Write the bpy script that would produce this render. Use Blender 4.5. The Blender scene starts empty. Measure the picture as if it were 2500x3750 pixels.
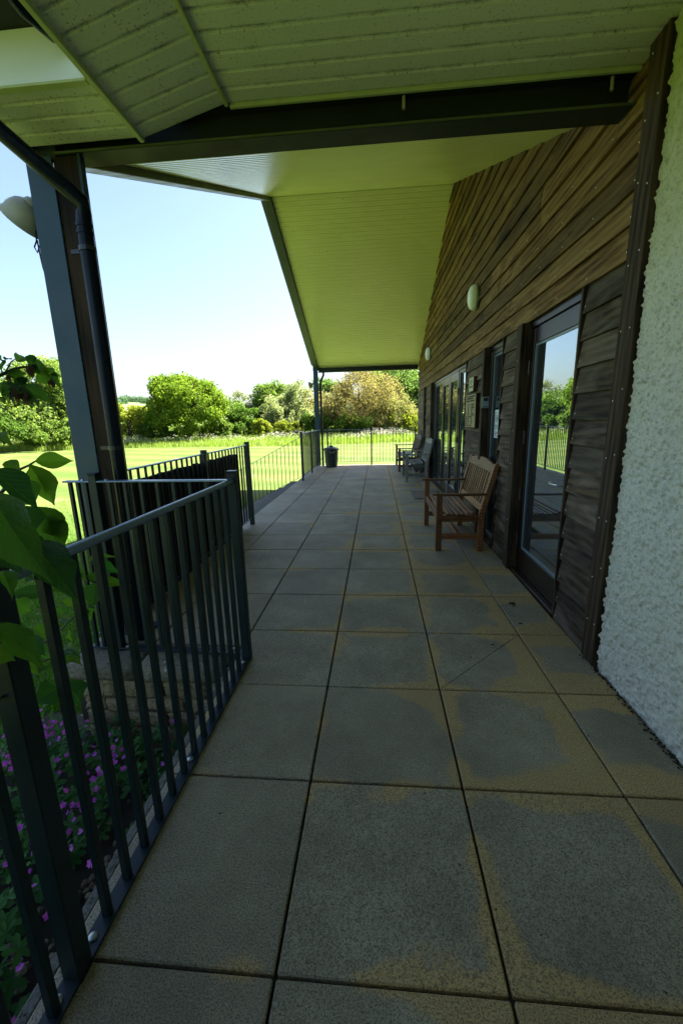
import bpy, bmesh, math, random
import numpy as np
from mathutils import Vector, Matrix

random.seed(7)
rng = np.random.default_rng(11)
S = bpy.context.scene
COL = S.collection

# ------------------------------------------------------------------ camera
cam_data = bpy.data.cameras.new('camera')
cam = bpy.data.objects.new('camera', cam_data)
COL.objects.link(cam)
cam_data.sensor_fit = 'VERTICAL'
cam_data.sensor_height = 36.0
cam_data.lens = 36.0 * 1508.34 / 3750.0
cam_data.clip_start = 0.05
cam_data.clip_end = 3000
_r = Vector((0.99626484, 0.08279957, -0.02450713))
_u = Vector((0.00561412, 0.22110089, 0.97523478))
_f = Vector((-0.08616757, 0.97172971, -0.2198102))
CAMPOS = Vector((0, 0, 1.4164))
cam.matrix_world = Matrix(((_r.x, _u.x, -_f.x, CAMPOS.x), (_r.y, _u.y, -_f.y, CAMPOS.y), (_r.z, _u.z, -_f.z, CAMPOS.z), (0, 0, 0, 1)))
S.camera = cam

# ------------------------------------------------------------------ light
SUN = Vector((0.70, 0.45, 1.0)).normalized()
world = bpy.data.worlds.new('World')
S.world = world
world.use_nodes = True
wn = world.node_tree
wn.nodes.clear()
sky = wn.nodes.new('ShaderNodeTexSky')
sky.sky_type = 'NISHITA'
sky.sun_disc = False
sky.sun_elevation = math.asin(SUN.z)
sky.sun_rotation = math.atan2(SUN.x, SUN.y)
sky.altitude = 50
sky.air_density = 1.0
sky.dust_density = 2.4
sky.ozone_density = 2.0
bg = wn.nodes.new('ShaderNodeBackground')
bg.inputs['Strength'].default_value = 0.048
wo = wn.nodes.new('ShaderNodeOutputWorld')
wn.links.new(sky.outputs[0], bg.inputs[0])
wn.links.new(bg.outputs[0], wo.inputs[0])

sun_data = bpy.data.lights.new('sun', 'SUN')
sun_data.energy = 5.0
sun_data.angle = math.radians(0.5)
sun_data.color = (1.0, 0.95, 0.86)
sun = bpy.data.objects.new('sun', sun_data)
COL.objects.link(sun)
sun.location = SUN * 60
sun.rotation_euler = (-SUN).to_track_quat('-Z', 'Y').to_euler()

S.view_settings.view_transform = 'Standard'
S.view_settings.look = 'None'
S.view_settings.exposure = 2.95
S.view_settings.gamma = 1
S.view_settings.use_curve_mapping = False
S.render.engine = 'CYCLES'
S.cycles.max_bounces = 8
S.cycles.diffuse_bounces = 5
S.cycles.glossy_bounces = 4
S.cycles.transparent_max_bounces = 12
S.cycles.use_denoising = True
S.cycles.caustics_reflective = False
S.cycles.caustics_refractive = False

# ------------------------------------------------------------------ materials
class NT:
    def __init__(self, name):
        self.m = bpy.data.materials.new(name)
        self.m.use_nodes = True
        self.t = self.m.node_tree
        self.t.nodes.clear()
        self.out = self.t.nodes.new('ShaderNodeOutputMaterial')
    def n(self, typ, **kw):
        nd = self.t.nodes.new(typ)
        for k, v in kw.items():
            if k.startswith('i_'):
                nd.inputs[k[2:].replace('_', ' ')].default_value = v
            else:
                setattr(nd, k, v)
        return nd
    def l(self, a, b):
        self.t.links.new(a, b)
    def coord(self, kind='Object', scale=(1, 1, 1), rnd=False):
        c = self.n('ShaderNodeTexCoord')
        mp = self.n('ShaderNodeMapping')
        mp.inputs['Scale'].default_value = scale
        src = c.outputs[kind]
        if rnd:
            oi = self.n('ShaderNodeObjectInfo')
            v = self.n('ShaderNodeVectorMath', operation='SCALE')
            comb = self.n('ShaderNodeCombineXYZ')
            self.l(oi.outputs['Random'], comb.inputs[0]); self.l(oi.outputs['Random'], comb.inputs[1]); self.l(oi.outputs['Random'], comb.inputs[2])
            self.l(comb.outputs[0], v.inputs[0]); v.inputs['Scale'].default_value = 37.0
            a = self.n('ShaderNodeVectorMath', operation='ADD')
            self.l(src, a.inputs[0]); self.l(v.outputs[0], a.inputs[1])
            src = a.outputs[0]
        self.l(src, mp.inputs['Vector'])
        return mp.outputs[0]
    def world_pos(self, scale=(1, 1, 1)):
        g = self.n('ShaderNodeNewGeometry')
        mp = self.n('ShaderNodeMapping')
        mp.inputs['Scale'].default_value = scale
        self.l(g.outputs['Position'], mp.inputs['Vector'])
        return mp.outputs[0]
    def noise(self, vec, scale, detail=4, rough=0.55, dist=0.0):
        nd = self.n('ShaderNodeTexNoise')
        nd.inputs['Scale'].default_value = scale
        nd.inputs['Detail'].default_value = detail
        nd.inputs['Roughness'].default_value = rough
        nd.inputs['Distortion'].default_value = dist
        self.l(vec, nd.inputs['Vector'])
        return nd.outputs[0]
    def ramp(self, fac, stops, interp='LINEAR'):
        r = self.n('ShaderNodeValToRGB')
        r.color_ramp.interpolation = interp
        e = r.color_ramp.elements
        while len(e) < len(stops):
            e.new(0.5)
        for k, (p, c) in enumerate(stops):
            e[k].position = p
            e[k].color = (c, c, c, 1) if isinstance(c, (int, float)) else (*c, 1)
        self.l(fac, r.inputs[0])
        return r.outputs[0]
    def mix(self, fac, a, b, blend='MIX'):
        m = self.n('ShaderNodeMix', data_type='RGBA', blend_type=blend)
        if isinstance(fac, (int, float)): m.inputs[0].default_value = fac
        else: self.l(fac, m.inputs[0])
        for v, i in ((a, 6), (b, 7)):
            if isinstance(v, tuple): m.inputs[i].default_value = (*v, 1)
            else: self.l(v, m.inputs[i])
        return m.outputs[2]
    def math(self, op, a, b=None):
        m = self.n('ShaderNodeMath', operation=op)
        for v, i in ((a, 0), (b, 1)):
            if v is None: continue
            if isinstance(v, (int, float)): m.inputs[i].default_value = v
            else: self.l(v, m.inputs[i])
        return m.outputs[0]
    def bump(self, h, strength=0.5, dist=0.01):
        b = self.n('ShaderNodeBump')
        b.inputs['Strength'].default_value = strength
        b.inputs['Distance'].default_value = dist
        self.l(h, b.inputs['Height'])
        return b.outputs[0]
    def done(self, color, rough=0.6, metal=0.0, normal=None, spec=0.5, coat=0.0):
        p = self.n('ShaderNodeBsdfPrincipled')
        for v, i in ((color, 'Base Color'), (rough, 'Roughness'), (metal, 'Metallic'), (spec, 'Specular IOR Level'), (coat, 'Coat Weight')):
            if isinstance(v, tuple): p.inputs[i].default_value = (*v, 1)
            elif isinstance(v, (int, float)): p.inputs[i].default_value = v
            else: self.l(v, p.inputs[i])
        if normal is not None: self.l(normal, p.inputs['Normal'])
        self.l(p.outputs[0], self.out.inputs[0])
        return self.m

def m_paving():
    t = NT('paving')
    o = t.coord('Object'); w = t.world_pos()
    sep = t.n('ShaderNodeSeparateXYZ'); t.l(o, sep.inputs[0])
    ax = t.math('ABSOLUTE', sep.outputs[0]); ay = t.math('ABSOLUTE', sep.outputs[1])
    mx = t.math('MAXIMUM', ax, ay)
    nz = t.noise(w, 6.0, 6, 0.65)
    nb = t.noise(w, 1.5, 2, 0.5)
    edge = t.math('ADD', mx, t.math('MULTIPLY', t.math('SUBTRACT', nz, 0.5), 0.16))
    edge = t.math('ADD', edge, t.math('MULTIPLY', t.math('SUBTRACT', nb, 0.5), 0.50))
    sw = t.n('ShaderNodeSeparateXYZ'); t.l(w, sw.inputs[0])
    # the strip beside the wall stays dry and tan, the open side is washed grey
    wallside = t.n('ShaderNodeMapRange'); t.l(sw.outputs[0], wallside.inputs[0])
    wallside.inputs[1].default_value = -0.9; wallside.inputs[2].default_value = 1.2
    wallside.inputs[3].default_value = -0.07; wallside.inputs[4].default_value = 0.10
    edge = t.math('ADD', edge, wallside.outputs[0])
    tan = t.ramp(edge, [(0.258, 0.0), (0.290, 1.0)])
    sp = t.noise(w, 215.0, 3, 0.8)
    sp2 = t.noise(w, 75.0, 2, 0.6)
    bl = t.ramp(t.noise(w, 2.0, 7, 0.68), [(0.30, 0.0), (0.68, 1.0)])
    oi = t.n('ShaderNodeObjectInfo')
    c_dark = t.mix(bl, (0.290, 0.245, 0.160), (0.590, 0.505, 0.345))
    c_tan = t.mix(bl, (0.620, 0.405, 0.150), (0.720, 0.510, 0.215))
    c = t.mix(tan, c_dark, c_tan)
    c = t.mix(t.ramp(sp, [(0.38, 0.88), (0.56, 0.0)]), c, (0.060, 0.052, 0.038))
    c = t.mix(t.ramp(sp2, [(0.62, 0.0), (0.78, 0.5)]), c, (0.62, 0.60, 0.52))
    c = t.mix(t.math('MULTIPLY', oi.outputs['Random'], 0.30), c, (0.14, 0.12, 0.08))
    st = t.noise(w, 4.1, 4, 0.5)
    c = t.mix(t.ramp(st, [(0.70, 0.0), (0.76, 0.65)]), c, (0.06, 0.055, 0.045))
    h = t.math('ADD', t.math('MULTIPLY', sp, 0.8), sp2)
    return t.done(c, t.ramp(sp2, [(0.3, 0.55), (0.7, 0.78)]), normal=t.bump(h, 0.75, 0.004), spec=0.45)

def m_wood(name, dark, light, grey=None, gscale=1.0, axis='y', rough=0.75, bump=0.6, greyamt=0.5, spec=0.4):
    t = NT(name)
    sc = {'y': (26, 1.1, 26), 'z': (26, 26, 1.1), 'x': (1.1, 26, 26)}[axis]
    sc = tuple(s * gscale for s in sc)
    v = t.coord('Object', sc, rnd=True)
    v2 = t.coord('Object', tuple(1 + (s - 1) * 0.12 for s in sc), rnd=True)
    g = t.noise(v, 1.6, 6, 0.68, 0.25)
    g2 = t.noise(v, 3.6, 5, 0.75, 0.3)
    k = t.noise(v2, 1.3, 3, 0.5, 1.8)
    wv = t.n('ShaderNodeTexWave', wave_type='RINGS', rings_direction='X' if axis != 'x' else 'Y')
    wv.inputs['Scale'].default_value = 1.6; wv.inputs['Distortion'].default_value = 3.5; wv.inputs['Detail'].default_value = 2; wv.inputs['Detail Scale'].default_value = 1.2
    t.l(v2, wv.inputs['Vector'])
    grain = t.math('ADD', t.math('MULTIPLY', g, 0.55), t.math('ADD', t.math('MULTIPLY', wv.outputs['Fac'], 0.12), t.math('MULTIPLY', g2, 0.40)))
    c = t.mix(t.ramp(grain, [(0.40, 0.0), (0.68, 1.0)]), dark, light)
    if grey:
        c = t.mix(t.math('MULTIPLY', t.ramp(k, [(0.42, 0.0), (0.66, 1.0)]), greyamt), c, grey)
    oi = t.n('ShaderNodeObjectInfo')
    br = t.n('ShaderNodeMapRange'); t.l(oi.outputs['Random'], br.inputs[0]); br.inputs[3].default_value = 0.55; br.inputs[4].default_value = 1.40
    hs = t.n('ShaderNodeHueSaturation'); t.l(c, hs.inputs['Color']); t.l(br.outputs[0], hs.inputs['Value'])
    vor = t.n('ShaderNodeTexVoronoi'); vor.inputs['Scale'].default_value = 0.55
    t.l(v2, vor.inputs['Vector'])
    c2 = t.mix(t.ramp(vor.outputs['Distance'], [(0.06, 0.85), (0.17, 0.0)]), hs.outputs[0], tuple(x * 0.45 for x in dark))
    return t.done(c2, rough, normal=t.bump(grain, bump, 0.006), spec=spec)

def m_steel(name, col, rough=0.42, var=0.3, metal=0.0, spec=0.6):
    t = NT(name)
    w = t.world_pos()
    a = t.noise(w, 5.0, 5, 0.6); b = t.noise(w, 60.0, 3, 0.6)
    c = t.mix(a, tuple(x * (1 - var) for x in col), tuple(min(1, x * (1 + var)) for x in col))
    c = t.mix(t.ramp(b, [(0.66, 0.0), (0.74, 0.6)]), c, tuple(min(1, x * 2.4 + 0.02) for x in col))
    return t.done(c, t.ramp(a, [(0.3, max(0.05, rough - 0.1)), (0.7, rough + 0.14)]), metal, t.bump(b, 0.12, 0.002), spec)

def m_soffit():
    t = NT('soffit_pvc')
    w = t.world_pos()
    a = t.noise(w, 1.2, 5, 0.6)
    c = t.mix(a, (0.66, 0.68, 0.33), (0.78, 0.79, 0.46))
    d = t.noise(w, 120.0, 2, 0.5); d2 = t.noise(w, 7.0, 5, 0.7)
    spots = t.math('MULTIPLY', t.ramp(d, [(0.66, 0.0), (0.71, 0.75)]), t.ramp(d2, [(0.40, 0.1), (0.62, 1.0)]))
    c = t.mix(spots, c, (0.05, 0.05, 0.025))
    v = t.n('ShaderNodeTexVoronoi'); v.inputs['Scale'].default_value = 6.0; t.l(w, v.inputs['Vector'])
    c = t.mix(t.ramp(v.outputs['Distance'], [(0.035, 0.9), (0.065, 0.0)]), c, (0.04, 0.035, 0.02))
    return t.done(c, t.ramp(a, [(0.3, 0.13), (0.7, 0.20)]), spec=0.5)

def m_soffit_dirty():
    t = NT('soffit_dirty')
    o = t.coord('Object'); w = t.world_pos()
    sep = t.n('ShaderNodeSeparateXYZ'); t.l(o, sep.inputs[0])
    a = t.noise(w, 1.5, 5, 0.6)
    c = t.mix(a, (0.60, 0.63, 0.45), (0.73, 0.75, 0.57))
    d = t.noise(w, 90.0, 4, 0.6); d2 = t.noise(w, 9.0, 5, 0.7)
    joint = t.ramp(t.math('ABSOLUTE', sep.outputs[1]), [(0.034, 0.0), (0.047, 1.0)])
    m = t.math('MULTIPLY', joint, t.ramp(d2, [(0.42, 0.0), (0.60, 1.0)]))
    m = t.math('MULTIPLY', m, t.ramp(d, [(0.35, 0.2), (0.6, 1.0)]))
    c = t.mix(m, c, (0.030, 0.024, 0.010))
    spots = t.math('MULTIPLY', t.ramp(d, [(0.60, 0.0), (0.66, 0.8)]), t.ramp(d2, [(0.35, 0.15), (0.6, 1.0)]))
    c = t.mix(spots, c, (0.04, 0.04, 0.02))
    return t.done(c, 0.45, spec=0.4)

def m_plain(name, col, rough=0.5, var=0.15, scale=8.0, bump=0.0, spec=0.5, bscale=60):
    t = NT(name)
    w = t.world_pos()
    a = t.noise(w, scale, 5, 0.6)
    c = t.mix(a, tuple(x * (1 - var) for x in col), tuple(min(1, x * (1 + var)) for x in col))
    nrm = t.bump(t.noise(w, bscale, 4, 0.6), bump, 0.006) if bump else None
    return t.done(c, rough, normal=nrm, spec=spec)

def m_roughcast():
    t = NT('roughcast')
    w = t.world_pos()
    a = t.noise(w, 3.0, 5, 0.6); b = t.noise(w, 85.0, 4, 0.65)
    c = t.mix(a, (0.56, 0.555, 0.45), (0.70, 0.695, 0.585))
    c = t.mix(t.ramp(t.noise(w, 70.0, 3, 0.7), [(0.32, 0.6), (0.48, 0.0)]), c, (0.13, 0.135, 0.10))
    c = t.mix(t.ramp(b, [(0.55, 0.0), (0.70, 0.6)]), c, (0.62, 0.64, 0.56))
    sep = t.n('ShaderNodeSeparateXYZ'); t.l(w, sep.inputs[0])
    top_green = t.math('MULTIPLY', t.ramp(t.math('ADD', t.math('MULTIPLY', sep.outputs[2], 0.33), t.math('MULTIPLY', t.math('SUBTRACT', a, 0.5), 0.3)), [(0.66, 0.0), (0.92, 1.0)]), 0.75)  # wall colour turns greener towards the top
    c = t.mix(top_green, c, (0.30, 0.36, 0.10))
    return t.done(c, 0.85, normal=t.bump(b, 0.5, 0.006), spec=0.25)

def m_stone(name, c0, c1, lich=0.4):
    t = NT(name)
    w = t.world_pos()
    oi = t.n('ShaderNodeObjectInfo')
    a = t.noise(w, 9.0, 6, 0.65); b = t.noise(w, 45.0, 5, 0.7); l = t.noise(w, 16.0, 3, 0.5)
    c = t.mix(a, c0, c1)
    c = t.mix(t.math('MULTIPLY', oi.outputs['Random'], 0.4), c, tuple(x * 0.5 for x in c0))
    c = t.mix(t.ramp(b, [(0.34, 0.7), (0.52, 0.0)]), c, (0.02, 0.018, 0.012))
    c = t.mix(t.ramp(l, [(0.64, 0.0), (0.70, lich)]), c, (0.42, 0.42, 0.38))
    return t.done(c, 0.9, normal=t.bump(t.math('ADD', a, b), 0.8, 0.012), spec=0.2)

def m_leaf(name, c0, c1, trans=0.35, rough=0.5, gloss=0.0, tcol=None):
    t = NT(name)
    g = t.n('ShaderNodeNewGeometry')
    c = t.ramp(g.outputs['Random Per Island'], [(0.0, c0), (1.0, c1)])
    d = t.n('ShaderNodeBsdfDiffuse'); t.l(c, d.inputs[0])
    tr = t.n('ShaderNodeBsdfTranslucent')
    if tcol:
        tr.inputs[0].default_value = (*tcol, 1)
    else:
        tc = t.mix(0.6, c, (0.9, 1.0, 0.25), 'MULTIPLY')
        hs = t.n('ShaderNodeHueSaturation'); t.l(tc, hs.inputs['Color']); hs.inputs['Value'].default_value = 2.0
        t.l(hs.outputs[0], tr.inputs[0])
    m1 = t.n('ShaderNodeMixShader'); m1.inputs[0].default_value = trans
    t.l(d.outputs[0], m1.inputs[1]); t.l(tr.outputs[0], m1.inputs[2])
    gl = t.n('ShaderNodeBsdfGlossy'); gl.inputs['Roughness'].default_value = rough
    lw = t.n('ShaderNodeLayerWeight'); lw.inputs[0].default_value = 0.25
    fac = t.math('MULTIPLY', lw.outputs['Fresnel'], gloss * 3)
    m2 = t.n('ShaderNodeMixShader'); t.l(fac, m2.inputs[0])
    t.l(m1.outputs[0], m2.inputs[1]); t.l(gl.outputs[0], m2.inputs[2])
    t.l(m2.outputs[0], t.out.inputs[0])
    return t.m

def m_bigleaf(k=1.0, trans=0.5):
    t = NT('shrub_leaf')
    o = t.coord('Object')
    sep = t.n('ShaderNodeSeparateXYZ'); t.l(o, sep.inputs[0])
    oi = t.n('ShaderNodeObjectInfo')
    c = t.ramp(oi.outputs['Random'], [(0.0, (0.014 * k, 0.050 * k, 0.014)), (1.0, (0.055 * k * k, 0.130 * k, 0.014))])
    # pale midrib and side veins
    ay = t.math('ABSOLUTE', sep.outputs[1])
    mid = t.ramp(ay, [(0.006, 1.0), (0.018, 0.0)])
    vx = t.math('SUBTRACT', sep.outputs[0], t.math('MULTIPLY', ay, 0.8))
    vn = t.math('FRACT', t.math('MULTIPLY', vx, 8.0))
    vein = t.ramp(t.math('ABSOLUTE', t.math('SUBTRACT', vn, 0.5)), [(0.02, 0.7), (0.07, 0.0)])
    vm = t.math('MAXIMUM', mid, vein)
    c = t.mix(t.math('MULTIPLY', vm, 0.28), c, (0.12, 0.20, 0.05))
    nz = t.noise(o, 9.0, 4, 0.6)
    bmp = t.bump(t.math('SUBTRACT', t.math('MULTIPLY', nz, 0.5), vm), 0.5, 0.02)
    p = t.n('ShaderNodeBsdfPrincipled'); t.l(c, p.inputs['Base Color']); p.inputs['Roughness'].default_value = 0.42; p.inputs['Specular IOR Level'].default_value = 0.45
    t.l(bmp, p.inputs['Normal'])
    tr = t.n('ShaderNodeBsdfTranslucent')
    hs = t.n('ShaderNodeHueSaturation'); t.l(t.mix(0.5, c, (0.75, 1.0, 0.12), 'MULTIPLY'), hs.inputs['Color']); hs.inputs['Value'].default_value = 2.2
    t.l(hs.outputs[0], tr.inputs[0])
    m = t.n('ShaderNodeMixShader'); m.inputs[0].default_value = trans
    t.l(p.outputs[0], m.inputs[1]); t.l(tr.outputs[0], m.inputs[2]); t.l(m.outputs[0], t.out.inputs[0])
    return t.m

def m_lawn():
    t = NT('lawn')
    w = t.world_pos()
    a = t.noise(w, 0.25, 5, 0.6); b = t.noise(w, 6.0, 6, 0.7); f = t.noise(t.world_pos((1, 0.35, 1)), 45.0, 4, 0.7)
    sep = t.n('ShaderNodeSeparateXYZ'); t.l(w, sep.inputs[0])
    band = t.math('SINE', t.math('MULTIPLY', t.math('ADD', sep.outputs[1], t.math('MULTIPLY', sep.outputs[0], 0.35)), 1.9))
    c = t.mix(t.ramp(a, [(0.35, 0.0), (0.65, 1.0)]), (0.040, 0.074, 0.009), (0.075, 0.094, 0.019))
    c = t.mix(t.ramp(b, [(0.38, 0.5), (0.6, 0.0)]), c, (0.085, 0.135, 0.022))
    c = t.mix(t.math('MULTIPLY', t.math('ADD', band, 1.0), 0.13), c, (0.19, 0.21, 0.06))
    c = t.mix(t.ramp(f, [(0.35, 0.35), (0.55, 0.0)]), c, (0.05, 0.09, 0.015))
    wd = t.noise(w, 0.7, 4, 0.7); wd2 = t.noise(w, 14.0, 2, 0.6)
    c = t.mix(t.math('MULTIPLY', t.ramp(wd, [(0.60, 0.0), (0.70, 0.55)]), t.ramp(wd2, [(0.42, 0.0), (0.62, 1.0)])), c, (0.42, 0.40, 0.26))
    return t.done(c, 0.9, normal=t.bump(f, 0.5, 0.03), spec=0.15)

def m_glass():
    t = NT('window_glass')
    w = t.world_pos()
    tr = t.n('ShaderNodeBsdfTransparent'); tr.inputs[0].default_value = (0.42, 0.50, 0.50, 1)
    gl = t.n('ShaderNodeBsdfGlossy'); gl.inputs['Roughness'].default_value = 0.0
    gl.inputs[0].default_value = (0.86, 0.97, 0.98, 1)
    lw = t.n('ShaderNodeLayerWeight'); lw.inputs[0].default_value = 0.5
    fac = t.math('ADD', t.math('MULTIPLY', lw.outputs['Fresnel'], 0.68), 0.34)
    d = t.n('ShaderNodeBsdfDiffuse'); d.inputs[0].default_value = (0.5, 0.55, 0.55, 1)
    m = t.n('ShaderNodeMixShader'); t.l(fac, m.inputs[0]); t.l(tr.outputs[0], m.inputs[1]); t.l(gl.outputs[0], m.inputs[2])
    dirt = t.ramp(t.noise(t.world_pos((1, 1, 0.25)), 40.0, 4, 0.7), [(0.45, 0.02), (0.75, 0.10)])
    m2 = t.n('ShaderNodeMixShader'); t.l(dirt, m2.inputs[0]); t.l(m.outputs[0], m2.inputs[1]); t.l(d.outputs[0], m2.inputs[2])
    t.l(m2.outputs[0], t.out.inputs[0])
    return t.m

M = {}
M['paving'] = m_paving()
M['joint'] = m_plain('joint_sand', (0.030, 0.027, 0.020), 0.95, 0.4, 30)
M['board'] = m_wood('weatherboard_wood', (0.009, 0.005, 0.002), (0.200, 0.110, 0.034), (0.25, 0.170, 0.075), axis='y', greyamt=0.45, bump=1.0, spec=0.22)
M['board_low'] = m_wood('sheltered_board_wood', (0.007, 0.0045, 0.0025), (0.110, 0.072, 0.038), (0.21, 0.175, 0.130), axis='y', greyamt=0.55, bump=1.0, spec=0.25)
M['trimwood'] = m_wood('trim_wood', (0.005, 0.0035, 0.002), (0.075, 0.048, 0.027), None, axis='z', bump=0.7, spec=0.2)
M['frame'] = m_wood('door_wood', (0.014, 0.007, 0.004), (0.032, 0.018, 0.010), None, axis='z', rough=0.28, bump=0.15, gscale=2)
M['postwood'] = m_wood('post_wood', (0.006, 0.0035, 0.002), (0.085, 0.050, 0.022), None, axis='z', bump=0.5, spec=0.2)
M['teak'] = m_wood('teak_bench', (0.120, 0.040, 0.012), (0.300, 0.125, 0.042), (0.28, 0.18, 0.10), axis='y', rough=0.45, bump=0.2, greyamt=0.25, gscale=1.6)
M['greywood'] = m_wood('grey_bench', (0.085, 0.080, 0.068), (0.21, 0.205, 0.18), (0.26, 0.26, 0.25), axis='y', rough=0.7, bump=0.3, gscale=1.6)
M['redwood'] = m_wood('red_bench', (0.040, 0.018, 0.014), (0.105, 0.050, 0.036), (0.18, 0.15, 0.13), axis='y', rough=0.5, bump=0.2, greyamt=0.3, gscale=1.6)
M['greyslat'] = m_wood('grey_slat', (0.10, 0.09, 0.085), (0.24, 0.22, 0.21), (0.28, 0.27, 0.27), axis='y', rough=0.55, bump=0.2, gscale=1.6)
M['screen'] = m_wood('screen_wood', (0.006, 0.004, 0.003), (0.020, 0.013, 0.009), None, axis='z')
M['steel'] = m_steel('blue_steel', (0.018, 0.054, 0.088), 0.48, 0.35, 0.0, 0.4)
M['steelbar'] = m_steel('railing_steel', (0.009, 0.021, 0.027), 0.38, 0.3, 0.0, 0.30)
M['railtop'] = m_steel('handrail_steel', (0.16, 0.23, 0.34), 0.30, 0.2, 0.35)
M['beam'] = m_steel('beam_steel', (0.010, 0.016, 0.008), 0.55, 0.5, 0.0, 0.35)
M['rake'] = m_steel('rake_steel', (0.045, 0.062, 0.062), 0.4)
M['pipe'] = m_steel('black_pipe', (0.004, 0.009, 0.016), 0.30, 0.2, 0.0, 0.18)
M['hingemetal'] = m_steel('hinge_metal', (0.10, 0.10, 0.09), 0.4, 0.4, 0.7)
M['liplight'] = m_steel('painted_lip_highlight', (0.085, 0.105, 0.045), 0.6, 0.6, 0.0, 0.3)  # highlight on the beam lip, put into the colour
M['galv'] = m_steel('galvanised', (0.42, 0.44, 0.45), 0.35, 0.2, 0.8)
M['soffit'] = m_soffit()
M['soffit_dirty'] = m_soffit_dirty()
M['trimpvc'] = m_plain('pvc_trim', (0.46, 0.52, 0.22), 0.35, 0.2, 12)
M['whiteface'] = m_plain('white_fascia', (0.80, 0.86, 0.86), 0.35, 0.08, 5)
M['roughcast'] = m_roughcast()
M['dark'] = m_plain('dark_underside', (0.018, 0.022, 0.016), 0.8, 0.3, 5)
M['rooftile'] = m_plain('roof_tile', (0.12, 0.08, 0.06), 0.8, 0.2, 20, 0.3)
M['plaster'] = m_plain('inner_wall', (0.16, 0.16, 0.14), 0.9, 0.1, 3)
M['innerfloor'] = m_plain('inner_floor', (0.05, 0.045, 0.04), 0.6, 0.1, 3)
M['curtain'] = m_plain('curtain', (0.40, 0.42, 0.40), 0.9, 0.1, 3)
M['glass'] = m_glass()
M['bead'] = m_plain('glazing_bead', (0.16, 0.23, 0.26), 0.35, 0.15, 10)
M['stone'] = m_stone('stone_block', (0.17, 0.135, 0.070), (0.38, 0.32, 0.18), 0.25)
M['coping'] = m_stone('coping_stone', (0.14, 0.125, 0.09), (0.30, 0.27, 0.20), 0.85)
M['mortar'] = m_plain('mortar', (0.05, 0.042, 0.028), 0.95, 0.3, 30)
M['concrete'] = m_stone('step_concrete', (0.12, 0.115, 0.10), (0.22, 0.215, 0.19), 0.2)
M['lawn'] = m_lawn()
M['soil'] = m_plain('soil', (0.022, 0.018, 0.012), 0.95, 0.4, 30, 0.6)
M['grass'] = m_leaf('grass_blade', (0.030, 0.125, 0.004), (0.085, 0.225, 0.014), 0.4, 0.5, 0.06)
M['longgrass'] = m_leaf('long_grass', (0.110, 0.180, 0.025), (0.230, 0.290, 0.065), 0.35, 0.5, 0.03)
M['parsley'] = m_plain('parsley_white', (0.56, 0.54, 0.40), 0.8, 0.1, 3)
M['bark'] = m_plain('bark', (0.075, 0.060, 0.045), 0.9, 0.35, 12, 0.6, 0.2)
M['bigleaf'] = m_bigleaf(1.35, 0.55)
M['oldleaf'] = m_bigleaf(1.05, 0.4)
M['stem'] = m_plain('shrub_stem', (0.040, 0.050, 0.018), 0.5, 0.3, 15)
M['bract'] = m_leaf('bract', (0.085, 0.038, 0.034), (0.150, 0.110, 0.060), 0.3, 0.5, 0.08)
M['geranium'] = m_leaf('geranium_leaf', (0.035, 0.110, 0.034), (0.085, 0.190, 0.060), 0.35, 0.4, 0.04)
M['petal'] = m_leaf('petal', (0.34, 0.05, 0.46), (0.58, 0.12, 0.56), 0.35, 0.6, 0.02)
M['gravel'] = m_leaf('gravel', (0.10, 0.085, 0.06), (0.26, 0.22, 0.16), 0.0, 0.8, 0.02)
M['binplastic'] = m_plain('bin_plastic', (0.020, 0.028, 0.036), 0.38, 0.2, 12)
M['rubber'] = m_plain('mat_rubber', (0.016, 0.022, 0.028), 0.5, 0.2, 12)
M['coir'] = m_plain('mat_pile', (0.22, 0.150, 0.115), 0.95, 0.35, 90, 0.3)
M['opal'] = m_plain('opal_plastic', (0.80, 0.84, 0.80), 0.22, 0.04, 6)
M['lampbase'] = m_plain('lamp_base', (0.30, 0.36, 0.28), 0.4, 0.1, 6)
M['hornmetal'] = m_plain('horn_metal', (0.36, 0.35, 0.23), 0.45, 0.35, 9)
M['cable'] = m_plain('cable', (0.012, 0.013, 0.015), 0.5, 0.2, 9)
M['signwood'] = m_plain('sign_face', (0.26, 0.215, 0.10), 0.5, 0.15, 20)
M['signlight'] = m_plain('sign_face_pale', (0.46, 0.47, 0.27), 0.5, 0.12, 20)
M['ink'] = m_plain('ink', (0.035, 0.030, 0.016), 0.7, 0.1, 5)
M['black'] = m_plain('black_plastic', (0.010, 0.012, 0.014), 0.35, 0.1, 9)
M['keygrey'] = m_plain('key_safe_grey', (0.24, 0.32, 0.34), 0.4, 0.06, 9)
M['paper'] = m_plain('paper', (0.60, 0.68, 0.68), 0.8, 0.03, 3)
M['nail'] = m_plain('nail_head', (0.70, 0.72, 0.70), 0.3, 0.1, 9)
M['hill'] = m_plain('hill_field', (0.16, 0.22, 0.065), 0.95, 0.2, 0.02)

# ------------------------------------------------------------------ builders
WLOC = {}
def empty(name, loc, label, cat, group=None, kind=None):
    o = bpy.data.objects.new(name, None)
    COL.objects.link(o)
    o.location = loc
    o.empty_display_size = 0.1
    tag(o, label, cat, group, kind)
    WLOC[o.name] = Vector(loc)
    return o
def tag(o, label=None, cat=None, group=None, kind=None):
    if label: o['label'] = label
    if cat: o['category'] = cat
    if group: o['group'] = group
    if kind: o['kind'] = kind
    return o
def link(name, me, parent, loc, rot=None):
    o = bpy.data.objects.new(name, me)
    COL.objects.link(o)
    loc = Vector(loc)
    WLOC[o.name] = loc
    if parent:
        o.parent = parent
        o.location = loc - WLOC[parent.name]
    else:
        o.location = loc
    if rot is not None: o.rotation_euler = rot
    return o

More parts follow.
